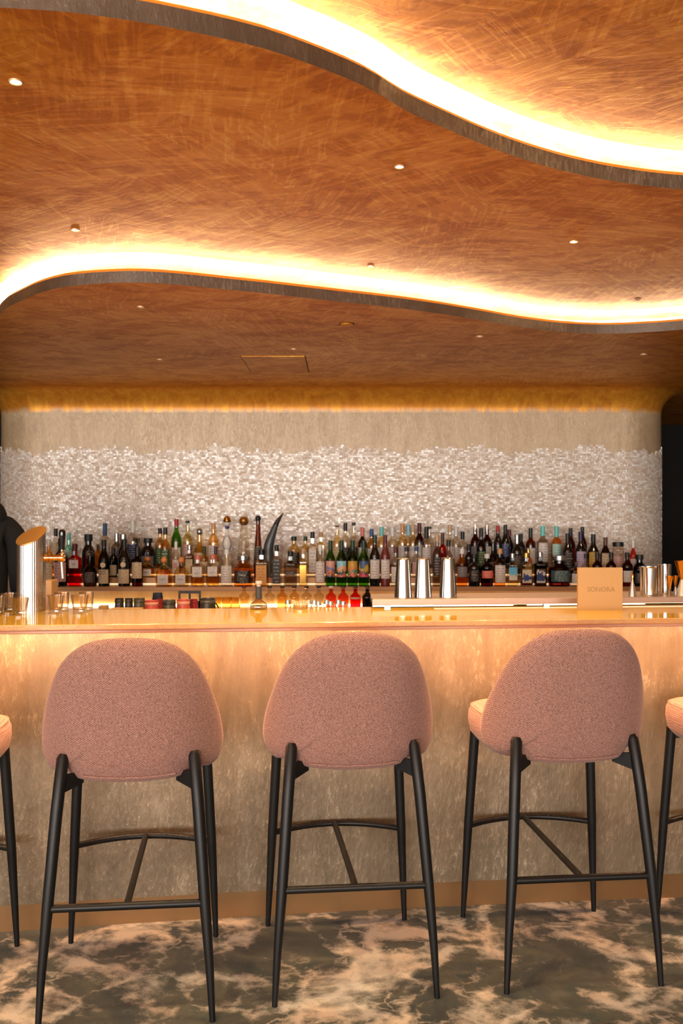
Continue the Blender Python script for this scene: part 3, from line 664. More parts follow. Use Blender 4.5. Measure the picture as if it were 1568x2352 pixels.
# px centre, px top, half width px, row, shape, glass, cap, label, look, options
B = [
 (112, 1238, 11, 1, 'spirit', 'amber', 'white', 'cream', 'amber bottle with pale label hidden behind the beer tap', {}),
 (140, 1236, 15.5, 1, 'spirit', 'black', 'black', 'pinkish', 'squat black bottle with diamond pinkish label below the tap spout', {}),
 (172, 1249, 15.5, 1, 'square', 'red', 'dkred', ('white', .43, .62), 'bright red square bottle with small white label numbered 24', {'capfrac': .83, 'extra': [('24', .017, .52, (40, 36, 40))]}),
 (207, 1265, 16, 1, 'bulb', 'smoke', 'clear', ('dark', .1, .40), 'round brown flask with dark round label beside the red bottle', {}),
 (239, 1240, 13, 1, 'wine', 'dkgreen', 'black', ('cream', .06, .36), 'dark green bottle with tall cream label and emblem', {'emblem': (.46, .017), 'capfrac': .86, 'extra': [('FERNET', .011, .32, (60, 50, 40)), ('BRANCA', .011, .27, (60, 50, 40))]}),
 (260, 1257, 10, 1, 'wine', 'dkgreen', 'black', ('cream', .05, .4), 'small dark green bottle with floral label', {}),
 (285.5, 1238, 14, 1, 'wine', 'black', 'black', ('cream', .06, .36), 'black bottle with cream label and round emblem', {'emblem': (.46, .017)}),
 (315.5, 1255, 13, 1, 'spirit', 'dkred', 'black', ('cream', .2, .6), 'dark red bottle with long cream label', {'capfrac': .8}),
 (338, 1279, 17.5, 1, 'flask', 'gold', 'orange', 'white', 'stubby golden bottle with orange cork ball', {'extra': [('PATRON', .010, .24, (80, 80, 90))]}),
 (376.5, 1279, 18, 1, 'flask', 'gold', 'orange', 'white', 'stubby golden bottle with orange cork ball', {'extra': [('PATRON', .010, .24, (80, 80, 90))]}),
 (416.5, 1279, 18, 1, 'flask', 'pale', 'orange', 'white', 'stubby pale bottle with orange cork ball', {'extra': [('PATRON', .010, .24, (80, 80, 90))]}),
 (454, 1275, 15.5, 1, 'square', 'clear', 'pink', ('white', .30, .62), 'clear square bottle with pink cap and white label over amber liquid', {'liquid': ('gold', .32), 'extra': [('VOLCAN', .008, .42, (120, 100, 90))]}),
 (489, 1274, 15.5, 1, 'square', 'clear', 'pink', ('white', .32, .62), 'clear square bottle with pink cap and rosy liquid', {'liquid': ('gold', .34), 'extra': [('VOLCAN', .008, .44, (120, 100, 90))]}),
 (520.5, 1262, 15, 1, 'spirit', 'clear', 'white', ('white', .08, .56), 'clear bottle almost covered by a white label', {}),
 (558.5, 1276, 22, 1, 'jug', 'amber', 'silver', ('black', .1, .52), 'wide amber flask with black label', {'extra': [('Mezcal', .017, .38, (220, 210, 200))]}),
 (600.5, 1262, 17, 1, 'square', 'gold', 'black', ('orange', .04, .58), 'golden square bottle with blue emblem label', {}),
 (635, 1252, 12.5, 1, 'square', 'clear', 'black', ('black', .06, .66), 'slender clear bottle covered by a black label', {}),
 (667, 1266, 15.5, 1, 'square', 'grey', 'black', ('black', .32, .42), 'pale grey square bottle with one black band', {}),
 (696, 1260, 12, 1, 'square', 'pale', 'tan', ('gold', .08, .56), 'pale golden bottle with tan stopper', {}),
 (735, 1252, 11.5, 1, 'spirit', 'clear', 'white', ('white', .1, .6), 'clear bottle with white label beside the green bottles', {}),
 (758.6, 1241, 12.3, 1, 'wine', 'green', 'green', ('art_a', .20, .55), 'green bottle with blue and salmon picture label, leftmost of four alike', {}),
 (784, 1241, 12.3, 1, 'wine', 'green', 'green', ('art_b', .20, .55), 'green bottle with teal and coral picture label, second of four alike', {}),
 (809.6, 1241, 12.3, 1, 'wine', 'green', 'green', ('art_c', .20, .55), 'green bottle with ochre and orange picture label, third of four alike', {}),
 (835, 1241, 12.3, 1, 'wine', 'green', 'green', ('art_d', .20, .55), 'green bottle with navy and pink picture label, rightmost of four alike', {}),
 (860.5, 1229, 12, 1, 'wine', 'black', 'green', ('white', .15, .52), 'black wine bottle with white label and teal skull print', {'capfrac': .84}),
 (884.5, 1229, 11.7, 1, 'wine', 'maroon', 'dkred', ('white', .15, .52), 'maroon wine bottle with white label', {'capfrac': .84}),
 (908, 1257, 11, 1, 'spirit', 'clear', 'dkred', 'white', 'clear bottle with dark red cap behind the left shaker', {}),
 (933, 1257, 11, 2, 'spirit', 'clear', 'navy', 'white', 'clear bottle with navy cap above the left shaker', {}),
 (956, 1256, 11, 2, 'spirit', 'clear', 'blue', 'pinkish', 'clear bottle with bright blue cap', {}),
 (979, 1210, 11.5, 3, 'spirit', 'clear', 'black', 'white', 'tall clear bottle with thin black neck', {'capfrac': .72}),
 (1003.5, 1227, 11, 1, 'spirit', 'grey', 'tan', ('dark', .2, .56), 'grey bottle with peach cap between two shakers', {}),
 (1030, 1240, 11, 1, 'spirit', 'grey', 'black', ('dark', .2, .56), 'grey bottle behind the right shaker', {}),
 (1060.5, 1260, 13, 1, 'spirit', 'amber', 'white', ('grey', .25, .52), 'bright amber bottle with round grey label right of the shakers', {}),
 (1088.5, 1273, 14.5, 1, 'spirit', 'black', 'black', ('black', .15, .5), 'squat black bottle with gold bands', {'extra': [('BLACK', .010, .36, (210, 180, 140))]}),
 (1118, 1272, 14.5, 1, 'spirit', 'dkred', 'white', ('coral', .25, .48), 'dark red bottle with coral seal', {}),
 (1147.5, 1260, 13.5, 1, 'spirit', 'amber', 'wood', ('white', .1, .56), 'amber bottle with pale label and red seal', {}),
 (1176.5, 1271, 15.5, 1, 'square', 'pale', 'silver', ('art_e', .18, .58), 'pale square bottle with sky blue and white label', {}),
 (1208, 1270, 15, 1, 'square', 'clear', 'gold', ('art_f', .1, .5), 'clear bottle with big navy dot on its label', {'liquid': ('dkred', .14)}),
 (1240, 1268, 15, 1, 'square', 'smoke', 'silver', ('art_g', .1, .5), 'brown bottle with navy and white label', {}),
 (1284, 1276, 25, 1, 'jug', 'dkred', 'silver', ('teal', .16, .52), 'broad dark red bottle with curved dark green label left of the card', {}),
 (1322, 1288, 12, 1, 'spirit', 'clear', 'clear', 'white', 'clear bottle with white label half hidden by the gold card', {}),
 (1345, 1272, 10, 1, 'spirit', 'clear', 'black', 'white', 'clear bottle with black cap just above the gold card', {}),
 (1371, 1269, 12, 1, 'spirit', 'dkred', 'black', 'dark', 'dark bottle with black cap behind the middle of the card', {}),
 (1403, 1269, 12, 1, 'spirit', 'dkred', 'black', 'dark', 'dark bottle with black cap behind the right of the card', {}),
 (1440, 1269, 12.5, 1, 'spirit', 'dkred', 'black', ('white', .12, .46), 'dark red bottle with white and green label right of the card', {}),
 (1468, 1274, 14, 1, 'jug', 'dkgreen', 'black', ('dark', .1, .42), 'dark olive round-shouldered bottle, rightmost in front', {}),
 # second and third rows
 (128, 1214, 11, 3, 'spirit', 'clear', 'black', ('cream', .3, .64), 'clear bottle with tall black cap behind the tap handle', {'capfrac': .80}),
 (158, 1225, 11, 2, 'square', 'teal', 'teal', ('mint', .25, .62), 'pale teal bottle right of the tap handle', {}),
 (203, 1227, 15, 2, 'jug', 'black', 'black', None, 'black apothecary bottle with wide cap', {}),
 (225, 1250, 8, 2, 'wine', 'amber', 'brown', None, 'slim amber bottle', {}),
 (241, 1202, 11.5, 3, 'spirit', 'clear', 'blue', 'white', 'clear bottle with long blue cap', {'capfrac': .72}),
 (268, 1224, 12, 3, 'spirit', 'grey', 'silver', 'grey', 'grey bottle with silver cap', {'capfrac': .74}),
 (283, 1227, 14, 2, 'jug', 'black', 'silver', None, 'black bottle with silver stopper', {}),
 (305, 1195, 13, 3, 'spirit', 'clear', 'white', ('navy', .18, .5), 'clear bottle with white cap and blue label', {'capfrac': .74}),
 (312, 1236, 13, 2, 'jug', 'black', 'black', None, 'black apothecary bottle with flat cap', {}),
 (340, 1236, 16, 2, 'jug', 'black', 'black', ('grey', .1, .4), 'broad black apothecary bottle with wide flat cap', {}),
 (367.5, 1213, 11, 3, 'spirit', 'gold', 'black', 'green', 'golden bottle with black cap', {}),
 (379.5, 1212, 11.5, 2, 'spirit', 'gold', 'black', ('green', .15, .55), 'golden bottle with white neck and black green label', {'extra': [('MEZCAL', .009, .46, (220, 210, 180))]}),
 (405, 1192, 12, 3, 'wine', 'green', 'red', ('white', .1, .42), 'green bottle with red foil cap', {'capfrac': .85}),
 (404, 1245, 9, 2, 'wine', 'clear', 'white', ('white', .1, .5), 'clear bottle with large red figure eight', {'extra': [('8', .05, .33, (196, 40, 48))]}),
 (431, 1196, 11, 3, 'spirit', 'pale', 'black', 'pinkish', 'tall pale bottle with small black cap', {'capfrac': .95}),
 (435, 1252, 11, 2, 'square', 'grey', 'silver', 'cream', 'grey bottle with ornate neck', {}),
 (458, 1213, 15, 3, 'bulb', 'gold', 'silver', 'cream', 'round golden bottle with cut glass stopper', {}),
 (469, 1255, 9, 2, 'spirit', 'gold', 'green', 'cream', 'golden bottle with dark green cap', {'capfrac': .74}),
 (490, 1201, 12, 3, 'spirit', 'gold', 'wood', 'white', 'tall golden bottle with wooden ball stopper', {'capfrac': .86, 'ball': 1}),
 (495, 1255, 9, 2, 'spirit', 'gold', 'purple', 'cream', 'golden bottle with dark purple cap', {'capfrac': .74}),
 (560, 1186, 14, 3, 'cone', 'clear', 'gold', None, 'clear cone-shaped bottle with domed gold stopper', {}),
 (592.5, 1184, 10.5, 2, 'slim', 'brown', 'black', ('dark', .25, .5), 'tall slim tapering brown bottle with black ball stopper', {}),
 (675, 1232, 14, 3, 'spirit', 'pale', 'black', 'black', 'pale bottle with black cap right of the horn', {}),
 (701, 1232, 10.5, 3, 'spirit', 'pale', 'green', 'cream', 'pale bottle with dark green cap', {}),
 (717.5, 1221, 11.5, 2, 'square', 'clear', 'black', ('white', .1, .62), 'clear bottle with tall white label and black cap', {}),
 (737, 1222, 10, 2, 'square', 'pale', 'wood', ('white', .1, .5), 'pale bottle with wooden cap', {}),
 (774, 1207, 11, 3, 'spirit', 'pale', 'brown', 'cream', 'pale bottle with brown cap above the green bottles', {'capfrac': .96}),
 (793, 1201, 10.5, 3, 'spirit', 'clear', 'black', ('black', .1, .45), 'clear bottle with broad black cap and white neck', {'capfrac': .82}),
 (812, 1200, 10.5, 3, 'spirit', 'clear', 'black', ('black', .1, .45), 'clear bottle with broad black cap and black label', {'capfrac': .93}),
 (832, 1211, 10.5, 3, 'spirit', 'dkred', 'pink', 'white', 'dark bottle with pink foil neck', {'capfrac': .78}),
 (853, 1215, 10.5, 3, 'spirit', 'gold', 'blue', 'white', 'golden bottle with blue neck band', {'capfrac': .80}),
 (876, 1210, 10.5, 3, 'spirit', 'pale', 'teal', 'white', 'pale bottle with teal paper seal', {'capfrac': .78}),
 (901, 1210, 11, 3, 'spirit', 'clear', 'white', 'redtext', 'clear bottle with red lettering', {'capfrac': .78}),
 (924, 1203, 11, 3, 'spirit', 'pale', 'wood', 'white', 'pale bottle with long wooden stopper', {'capfrac': .80}),
 (937.5, 1206, 10.5, 3, 'spirit', 'clear', 'lblue', 'white', 'clear bottle with light blue neck', {'capfrac': .76}),
 (948, 1205, 10, 3, 'spirit', 'pale', 'tan', 'white', 'pale bottle with tan stopper', {'capfrac': .82}),
 (963, 1201, 11, 3, 'spirit', 'dkred', 'dkred', 'white', 'dark red bottle with thin dark red stopper', {'capfrac': .80}),
 (986, 1210, 11, 3, 'spirit', 'clear', 'black', 'white', 'clear bottle with small black cap', {'capfrac': .95}),
 (1016, 1224, 9.5, 2, 'spirit', 'red', 'brown', None, 'red liqueur bottle with brown neck', {'capfrac': .7}),
 (1033, 1205, 10.5, 3, 'spirit', 'clear', 'tan', 'white', 'clear bottle with tan stopper above right shaker', {'capfrac': .82}),
 (1047, 1210, 10.5, 3, 'spirit', 'clear', 'white', 'white', 'clear bottle with white cap above right shaker', {'capfrac': .8}),
 (1062, 1221, 11, 3, 'spirit', 'clear', 'black', 'white', 'clear bottle with long black cap', {'capfrac': .78}),
 (1076, 1250, 10, 2, 'spirit', 'black', 'black', None, 'small black bottle', {'capfrac': .8}),
 (1091, 1204, 11, 3, 'spirit', 'dkred', 'clear', 'grey', 'dark red bottle with clear stopper', {'capfrac': .76}),
 (1104.5, 1213, 11, 2, 'spirit', 'smoke', 'black', ('green', .18, .52), 'brown bottle with green and gold label', {'capfrac': .82}),
 (1118, 1205, 11, 3, 'spirit', 'dkred', 'clear', 'white', 'dark bottle with clear neck', {'capfrac': .76}),
 (1132, 1234, 12, 2, 'bulb', 'dkred', 'clear', 'dark', 'dark red decanter bottle with glass stopper', {}),
 (1143, 1207, 10.5, 3, 'wine', 'black', 'red', None, 'black bottle with red banded foil', {'capfrac': .84}),
 (1160, 1205, 11, 3, 'wine', 'black', 'black', ('navy', .25, .56), 'black bottle with dark blue label', {'capfrac': .80}),
 (1169, 1216, 10.5, 3, 'wine', 'dkred', 'dkred', None, 'dark red bottle with wine red foil', {'capfrac': .80}),
 (1187, 1228, 12.5, 2, 'spirit', 'black', 'silver', ('dark', .2, .5), 'black bottle with grey stopper', {'capfrac': .78}),
 (1196, 1226, 10.5, 3, 'wine', 'black', 'black', None, 'black bottle with black foil', {}),
 (1218, 1213, 11, 3, 'spirit', 'brown', 'black', 'white', 'brown bottle with tall black cap', {'capfrac': .76}),
 (1213, 1262, 9, 2, 'spirit', 'amber', 'gold', 'yellow', 'short amber bottle with yellow top', {'capfrac': .7}),
 (1246, 1208, 12.5, 3, 'spirit', 'grey', 'teal', ('white', .15, .6), 'grey bottle with teal band and white label', {'capfrac': .76}),
 (1277.5, 1209, 12, 3, 'spirit', 'amber', 'teal', ('mint', .15, .58), 'amber bottle with long teal cap', {'capfrac': .74}),
 (1303, 1225, 12, 2, 'wine', 'black', 'black', ('black', .15, .56), 'black bottle with black printed label', {'extra': [('BLANTON', .010, .42, (200, 190, 170))]}),
 (1310, 1213, 10.5, 3, 'wine', 'dkred', 'black', 'red_lab', 'dark red bottle with black foil', {'capfrac': .80}),
 (1333, 1221, 12.5, 2, 'wine', 'black', 'navy', ('lilac', .2, .56), 'black bottle with lilac label', {'capfrac': .78}),
 (1337, 1210, 10.5, 3, 'wine', 'dkred', 'black', None, 'dark red bottle with black cap', {'capfrac': .80}),
 (1362, 1227, 13, 2, 'wine', 'black', 'black', ('yellow', .1, .58), 'black bottle with ochre yellow label', {'capfrac': .82}),
 (1390, 1234, 11.5, 2, 'wine', 'smoke', 'brown', ('cream', .1, .6), 'dark brown bottle with cream label', {}),
 (1419, 1245, 13, 2, 'jar', 'clear', 'black', ('pinkish', .15, .6), 'clear wide jar with black lid', {}),
 (1453.5, 1241, 8, 2, 'wine', 'coral', 'white', ('redtext', .15, .5), 'slim coral bottle with white cap, rightmost behind', {}),
]
plain('red_lab', C(176, 34, 38), 0.5)
art_mat('art_e', [C(226, 214, 200), C(232, 222, 208), C(222, 206, 190), C(104, 190, 220), C(96, 180, 216), C(90, 170, 206)], 11)
art_mat('art_f', [C(226, 210, 186), C(222, 206, 180), C(32, 44, 110), C(36, 50, 118), C(216, 196, 160), C(206, 190, 150)], 13)
art_mat('art_g', [C(224, 214, 206), C(220, 210, 200), C(34, 46, 100), C(30, 42, 96), C(214, 200, 190), C(90, 60, 40)], 15)
ROWS = {1: (6.405, SH1), 2: (6.556, SH2), 3: (6.70, SH3)}
placed = {1: [], 2: [], 3: []}
final = []
CUSTOM = [(521.5, 14, 3), (621, 13, 2)]            # ceramic bottle and horn bottle reserve their places
for cxp, hw, rw in CUSTOM:
    y = ROWS[rw][0]; placed[rw].append(((cxp-CX)*y/F, y, hw*y/F))
def free(rw, x, y, r): return all(math.hypot(x-a, y-b) > r+c+0.0015 for a, b, c in placed[rw])
for e in B:
    done = False
    for rw in range(e[3], 4):
        y0, hb = ROWS[rw]
        ys = [y0] if rw < 3 else [y0+0.012*k for k in range(0, 20)]
        for shr in (1.0, 0.93, 0.86) if rw < 3 else (1.0, 0.9, 0.8):
            for y in ys:
                r = e[2]*y/F*shr; x = (e[0]-CX)*y/F
                if e[4] == 'square': r *= 0.98
                kk = 1.1 if e[4] in ('square', 'flask') else 1.0
                if y+r > SYB-0.01: continue
                if free(rw, x, y, r*kk):
                    placed[rw].append((x, y, r*kk)); final.append((e, rw, x, y, r)); done = True; break
            if done: break
        if done: break
    if not done: print('UNPLACED', e[:4])
uniq = {}
for e, rw, x, y, r in final: uniq[e[8]] = uniq.get(e[8], 0)+1
order = {rw: sorted([q for q in final if q[1] == rw], key=lambda q: q[2]) for rw in (1, 2, 3)}
STEP = {1: 'lower', 2: 'middle', 3: 'upper'}
for rw in (1, 2, 3):
    for i, (e, _, x, y, r) in enumerate(order[rw]):
        hb = ROWS[rw][1]; top = CAMH-(e[1]-CY)*y/F; H = top-hb
        op = dict(e[9]); op.pop('ball', None)
        t = make_bottle('bottle', H, r, e[4], e[5], e[6], e[7], **op)
        t.location = (x, y, hb)
        lab = e[8]
        if len(lab.split()) <= 9: lab += ', %s from left on %s step' % (ordinal(i), STEP[rw])
        tag(t, lab, 'bottle', 'bottles on the %s display step' % STEP[rw])

# white ceramic bottle with blue drawing
x, y, h = (521.5-CX)*6.70/F, 6.70, SH3
t = thing('bottle', 'white ceramic bottle with blue crown pattern and round gold stopper', 'bottle', (x, y, h), 0, 'bottles on the upper display step')
HT_ = CAMH-(1185-CY)*6.7/F-h
pr = [(0, 0), (.034, 0), (.036, .01), (.034, .06), (.022, .085), (.014, .098), (.013, .106), (.028, .13), (.034, .155), (.030, .185), (.018, .215), (.010, .235), (.009, .25), (.014, .27), (.022, .295), (.024, .305), (0, .305)]
k = HT_/0.345
obj('ceramic_body', lathe('ceramic_body', [(a*0.9, b*k) for a, b in pr], 24, sharp=60), G['white'], t)
obj('stopper', lathe('stopper', [(0, .303*k), (.026, .303*k), (.0275, .316*k), (.022, .333*k), (.012, .343*k), (0, .345*k)], 20, sharp=60), M_GOLD, t)
M_BLUE = plain('cobalt', C(34, 42, 110), 0.3)
for q in range(9):
    a0 = 2*PI*q/9; v = []
    for dz, w in ((.258, .30), (.272, .33), (.294, .02)):
        rr = (.0095+(dz-.25)/.045*.0105)*0.9+.0012
        for s in (-1, 1): v.append((rr*math.cos(a0+s*w), rr*math.sin(a0+s*w), dz*k))
    obj('blue_petal', mesh('blue_petal', v, [(0, 1, 3, 2), (2, 3, 5, 4)]), M_BLUE, t)
loop = []
for q in range(25):
    a = 2*PI*q/24; zz = .162+.052*math.cos(a)
    rr = 0
    for (r0, z0), (r1, z1) in zip(pr[1:], pr[2:]):
        if z0 <= zz <= z1: rr = (r0+(r1-r0)*(zz-z0)/(z1-z0))*0.9
    w = 0.85*math.sin(a)*min(1.0, 1.0)
    loop.append(((rr+.0006)*math.sin(w*1.25), -(rr+.0006)*math.cos(w*1.25), zz*k))
obj('blue_outline', tube('blue_outline', loop, .0018, 6, False), M_BLUE, t)
# horn-shaped bottle
y = 6.556
t = thing('bottle', 'curved dark grey horn-shaped bottle with pointed black tip', 'bottle', ((621-CX)*y/F, y, SH2), 0, 'bottles on the middle display step')
hp = [(620, 1326, 13), (618, 1305, 13.5), (616, 1282, 13), (616, 1262, 12), (620, 1242, 10.5), (626, 1225, 8.5), (632, 1209, 6.5), (638, 1196, 4.6), (645, 1186, 2.6), (651, 1178, .6)]
wp = [((a-621)*y/F, 0, CAMH-(b-CY)*y/F-SH2, c*y/F) for a, b, c in hp]
wp[0] = (wp[0][0], 0, 0.0, wp[0][3])
sm = catmull(wp, 4)
cut = int(len(sm)*0.70)
obj('horn_body', tube('horn_body', [q[:3] for q in sm[:cut+1]], [q[3] for q in sm[:cut+1]], 16), plain('horn_grey', C(70, 72, 74), 0.35), t)
obj('horn_tip', tube('horn_tip', [q[:3] for q in sm[cut:]], [q[3]*1.03 for q in sm[cut:]], 16), plain('horn_black', C(16, 15, 15), 0.3), t)

# bottles with pourers in the lit niche, standing on the back counter
NB = [(560.7, 'pale', 'dkred', None), (591, 'clear', 'black', None), (619, 'clear', 'black', None), (648, 'gold', 'black', None), (676, 'pale', 'black', None), (704, 'clear', 'black', None),
      (732, 'clear', 'black', None), (760, 'coral', 'white', None), (788, 'coral', 'black', None), (816, 'red', 'black', ('white', .52, .58)), (843.5, 'black', 'black', None)]
for i, (px, gl, cp, lb_) in enumerate(NB):
    y = 6.12; top = CAMH-(1346-CY)*y/F
    t = make_bottle('pourer_bottle', top-0.852, 12.5*y/F, 'spirit', gl, cp, lb_, .93)
    t.location = ((px-CX)*y/F, y, 0.852)
    tag(t, '%s pourer bottle, %s from left in the glowing niche row above the counter' % (GN[gl], ordinal(i)), 'bottle', 'pourer bottles in the niche')
GLS = [(497, .0), (520, .004), (540, 0)]
for i, (px, dy) in enumerate(GLS):
    y = 6.25; top = CAMH-(1372-CY)*y/F; hh = top-0.852
    o = obj('cut_glass', lathe('cut_glass', [(0, .004), (.026, .0), (.03, hh*.1), (.034, hh), (.032, hh), (.028, .012), (0, .012)], 12, sharp=10), G['pale'], None, ((px-CX)*y/F, y+dy, .852))
    tag(o, 'cut glass tumbler glowing in the niche, %s from left beside clay mugs' % ordinal(i), 'glass', 'cut glasses in the niche')

# ---------------------------------------------------------------- clay mugs and small things on the station deck
def mug(px, py_top, hw, d, mat, label, rim=None, handle=0):
    h = CAMH-(py_top-CY)*d/F-1.0; r = hw*d/F
    t = thing('clay_mug', label, 'mug', ((px-CX)*d/F, d, 1.0), 0, 'clay mugs behind the counter')
    obj('body', lathe('body', [(0, 0), (r*.72, 0), (r*.95, h*.3), (r, h*.5), (r*.88, h*.8), (r*.86, h*.92), (r*.92, h), (r*.82, h), (r*.78, h*.8), (r*.85, h*.4), (0, h*.1)], 20), mat, t)
    obj('rim_band', lathe('rim_band', [(r*.90, h*.78), (r*.93, h*.80), (r*.93, h*.9), (r*.90, h*.92)], 20), rim or mat, t)
    if handle:
        pts = [(handle*(r*.9+r*.4*math.sin(PI*k/8)), 0, h*(.25+.55*k/8)) for k in range(9)]
        obj('handle', tube('handle', pts, r*.1, 8), mat, t)
    return t
MC = {'dark': plain('clay_dark', C(52, 46, 40), 0.3), 'olive': plain('clay_olive', C(84, 76, 58), 0.3), 'red': plain('clay_red', C(206, 84, 72), 0.35), 'crim': plain('clay_crimson', C(150, 36, 40), 0.35),
      'pale': plain('clay_pale', C(226, 150, 120), 0.4), 'tan': plain('clay_tan', C(196, 150, 96), 0.5)}
mug(274, 1374, 11, 4.42, MC['dark'], 'small dark clay mug, leftmost of the clay mugs')
mug(296, 1374, 10, 4.42, MC['dark'], 'small dark clay mug, second from left')
mug(320, 1374, 14, 4.42, MC['olive'], 'speckled olive clay mug behind the left red mug')
mug(348, 1379, 17.5, 4.28, MC['red'], 'coral red clay mug with glaze drips, left one of two', MC['pale'])
mug(366, 1376, 9, 4.42, MC['crim'], 'crimson clay mug peeking between red and olive mugs', None)
mug(388, 1378, 17, 4.28, MC['olive'], 'round olive brown glazed mug between the red ones', MC['dark'])
mug(421, 1377, 16.5, 4.28, MC['red'], 'coral red clay mug, right one of two', MC['pale'])
mug(446, 1376, 9, 4.42, MC['crim'], 'crimson clay mug beside the right coral mug')
mug(477, 1374, 19, 4.28, MC['dark'], 'big dark brown clay mug with handle at right end', MC['olive'], 1)
# navy cap box, black card, wooden tray pieces
def small_box(name, px0, px1, py0, d, dep, mat, label, cat, base=1.0, bevel=.003):
    z1 = CAMH-(py0-CY)*d/F; x0, x1 = (px0-CX)*d/F, (px1-CX)*d/F
    t = box(name, -(x1-x0)/2, (x1-x0)/2, -dep/2, dep/2, 0, z1-base, mat, None, bevel)
    t.location = ((x0+x1)/2, d, base); return tag(t, label, cat)
t = thing('navy_pot', 'navy glazed lidded pot standing behind the mugs', 'pot', ((362-CX)*4.56/F, 4.56, 1.0))
hh = CAMH-(1361-CY)*4.56/F-1.0
obj('body', lathe('body', [(0, 0), (.028, 0), (.03, .05), (.026, hh*.68), (0, hh*.68)], 16), plain('navy_glaze', C(22, 28, 44), .25), t)
obj('lid', lathe('lid', [(0, hh*.68), (.025, hh*.68), (.021, hh), (0, hh)], 8), plain('navy_lid', C(14, 20, 36), .4), t)
t = thing('black_menu_stand', 'black cut-out card stand behind the right clay mugs', 'card stand', ((435.5-CX)*4.56/F, 4.56, 1.0))
hh = CAMH-(1357-CY)*4.56/F-1.0; hw = 25.5*4.56/F
for a, b, c, d in ((-hw, hw, hh-.012, hh), (-hw, -hw+.008, 0, hh-.012), (-.004, .004, 0, hh-.012), (hw-.008, hw, 0, hh-.012), (-hw, hw, 0, .06)):
    box('panel', a, b, -.006, .006, c, d, plain('black_card', C(20, 18, 17), .6), t)
small_box('wooden_block', 229, 247, 1390, 4.40, .05, MC['tan'], 'small tan wooden block left of the clay mugs', 'block')
small_box('wooden_board', 258, 328, 1396, 4.16, .03, MC['tan'], 'low tan wooden board in front of the dark mugs', 'board')
small_box('wooden_caddy', 103, 126, 1332, 4.55, .10, plain('raw_wood', C(206, 154, 98), .6), 'pale wooden caddy between tower and bottles, behind the tumblers', 'caddy')

# ---------------------------------------------------------------- things on the counter
# beer tower
tx, ty = (71.5-CX)*3.78/F, 3.78
tw = thing('beer_tower', 'fluted steel beer tower with slanted gold top and black tap handle', 'beer tower', (tx, ty, BARH))
TR = 0.0535
def flute(a): return TR*(1-0.022*(0.5+0.5*math.cos(a*44)))
NS = 176
def slant(x, y): return 0.285+0.28*x+0.55*y
v, fc = [], []
for lev in range(3):
    for k in range(NS):
        a = 2*PI*k/NS; r = flute(a); x, y = r*math.cos(a), r*math.sin(a)
        v.append((x, y, (0.0, 0.004, slant(x, y))[lev]))
for lev in range(2):
    for k in range(NS): j = (k+1) % NS; fc.append((lev*NS+k, lev*NS+j, (lev+1)*NS+j, (lev+1)*NS+k))
fc.append(tuple(reversed(range(NS))))
obj('fluted_column', mesh('fluted_column', v, fc, True, 60), plain('tower_steel', C(214, 208, 202), 0.2, 1.0), tw)
v = []; fc = []
for dz, rr in ((-0.002, TR*1.0), (0.001, TR*1.03), (0.004, TR*1.03), (0.0048, TR*.97)):
    for k in range(64):
        a = 2*PI*k/64; x, y = rr*math.cos(a), rr*math.sin(a); v.append((x, y, slant(x, y)+dz))
for lev in range(3):
    for k in range(64): j = (k+1) % 64; fc.append((lev*64+k, lev*64+j, (lev+1)*64+j, (lev+1)*64+k))
fc.append(tuple(192+k for k in range(64))); fc.append(tuple(reversed(range(64))))
obj('slanted_top', mesh('slanted_top', v, fc, True, 30), plain('satin_gold', C(186, 136, 72), 0.4, 0.7), tw)
fz = CAMH-(1281-CY)*3.78/F-BARH
def horiz(name, prof, mat, parent, x0, z):
    me = lathe(name, [(a*1.3, b) for a, b in prof], 16); me.transform(Matrix.Rotation(PI/2, 4, 'Y')); me.transform(Matrix.Translation((x0, 0, z))); return obj(name, me, mat, parent)
M_CHG = plain('warm_chrome', C(232, 190, 132), 0.12, 1.0)
fau = horiz('faucet', [(0, 0), (.0115, 0), (.0115, .016), (.009, .017), (.009, .026), (.0125, .027), (.0125, .032), (.0095, .033), (.0095, .050), (.012, .052), (.0135, .060), (.0135, .068), (.010, .076), (0, .079)], M_CHG, tw, TR*.97, fz)
hx = (143-71.5)*3.78/F
obj('tap_collar', lathe('tap_collar', [(0, .004), (.0105, .004), (.012, .012), (.0085, .02), (.0065, .024), (.0065, .032), (0, .032)], 14), M_STEEL, tw, (hx, 0, fz))
obj('tap_handle', lathe('tap_handle', [(0, .03), (.0085, .03), (.0095, .045), (.0125, .085), (.0125, .098), (.009, .106), (0, .108)], 16), plain('black_gloss', C(12, 11, 11), .12), tw, (hx, 0, fz))
obj('spout', tube('spout', [(hx-.002, 0, fz-.008), (hx, -.004, fz-.03), (hx+.004, -.006, fz-.078)], [.006, .0058, .005], 12), M_BSTEEL, tw)
# tumblers
TUMB = glass_tint('tumbler_glass', C(246, 240, 232), 3.0)
def tumbler(px, py_base, hw, h_px, label):
    d = (CAMH-BARH)*F/(py_base-CY)+hw*3.78/F*0.8
    x = (px-CX)*d/F; r = hw*d/F; h = h_px*d/F
    pr = [(0, 0), (r*.74, 0), (r*.76, .002), (r*.80, h*.25), (r, h), (r-.0016, h+.0004), (r*.80-.0022, h*.3), (r*.74-.003, .013), (0, .011)]
    o = obj('tumbler', lathe('tumbler', pr, 28, sharp=45), TUMB, None, (x, d, BARH)); return tag(o, label, 'glass', 'clear tumblers on the counter')
def yb(off, px): x, y = cx_at(px, off); return CY+(CAMH-BARH)*F/y
tumbler(-6, yb(.36, 0), 19, 41, 'clear tumbler cut off by the left edge of the counter view')
tumbler(45, yb(.32, 45), 20.5, 40, 'clear tumbler standing in front of the beer tower')
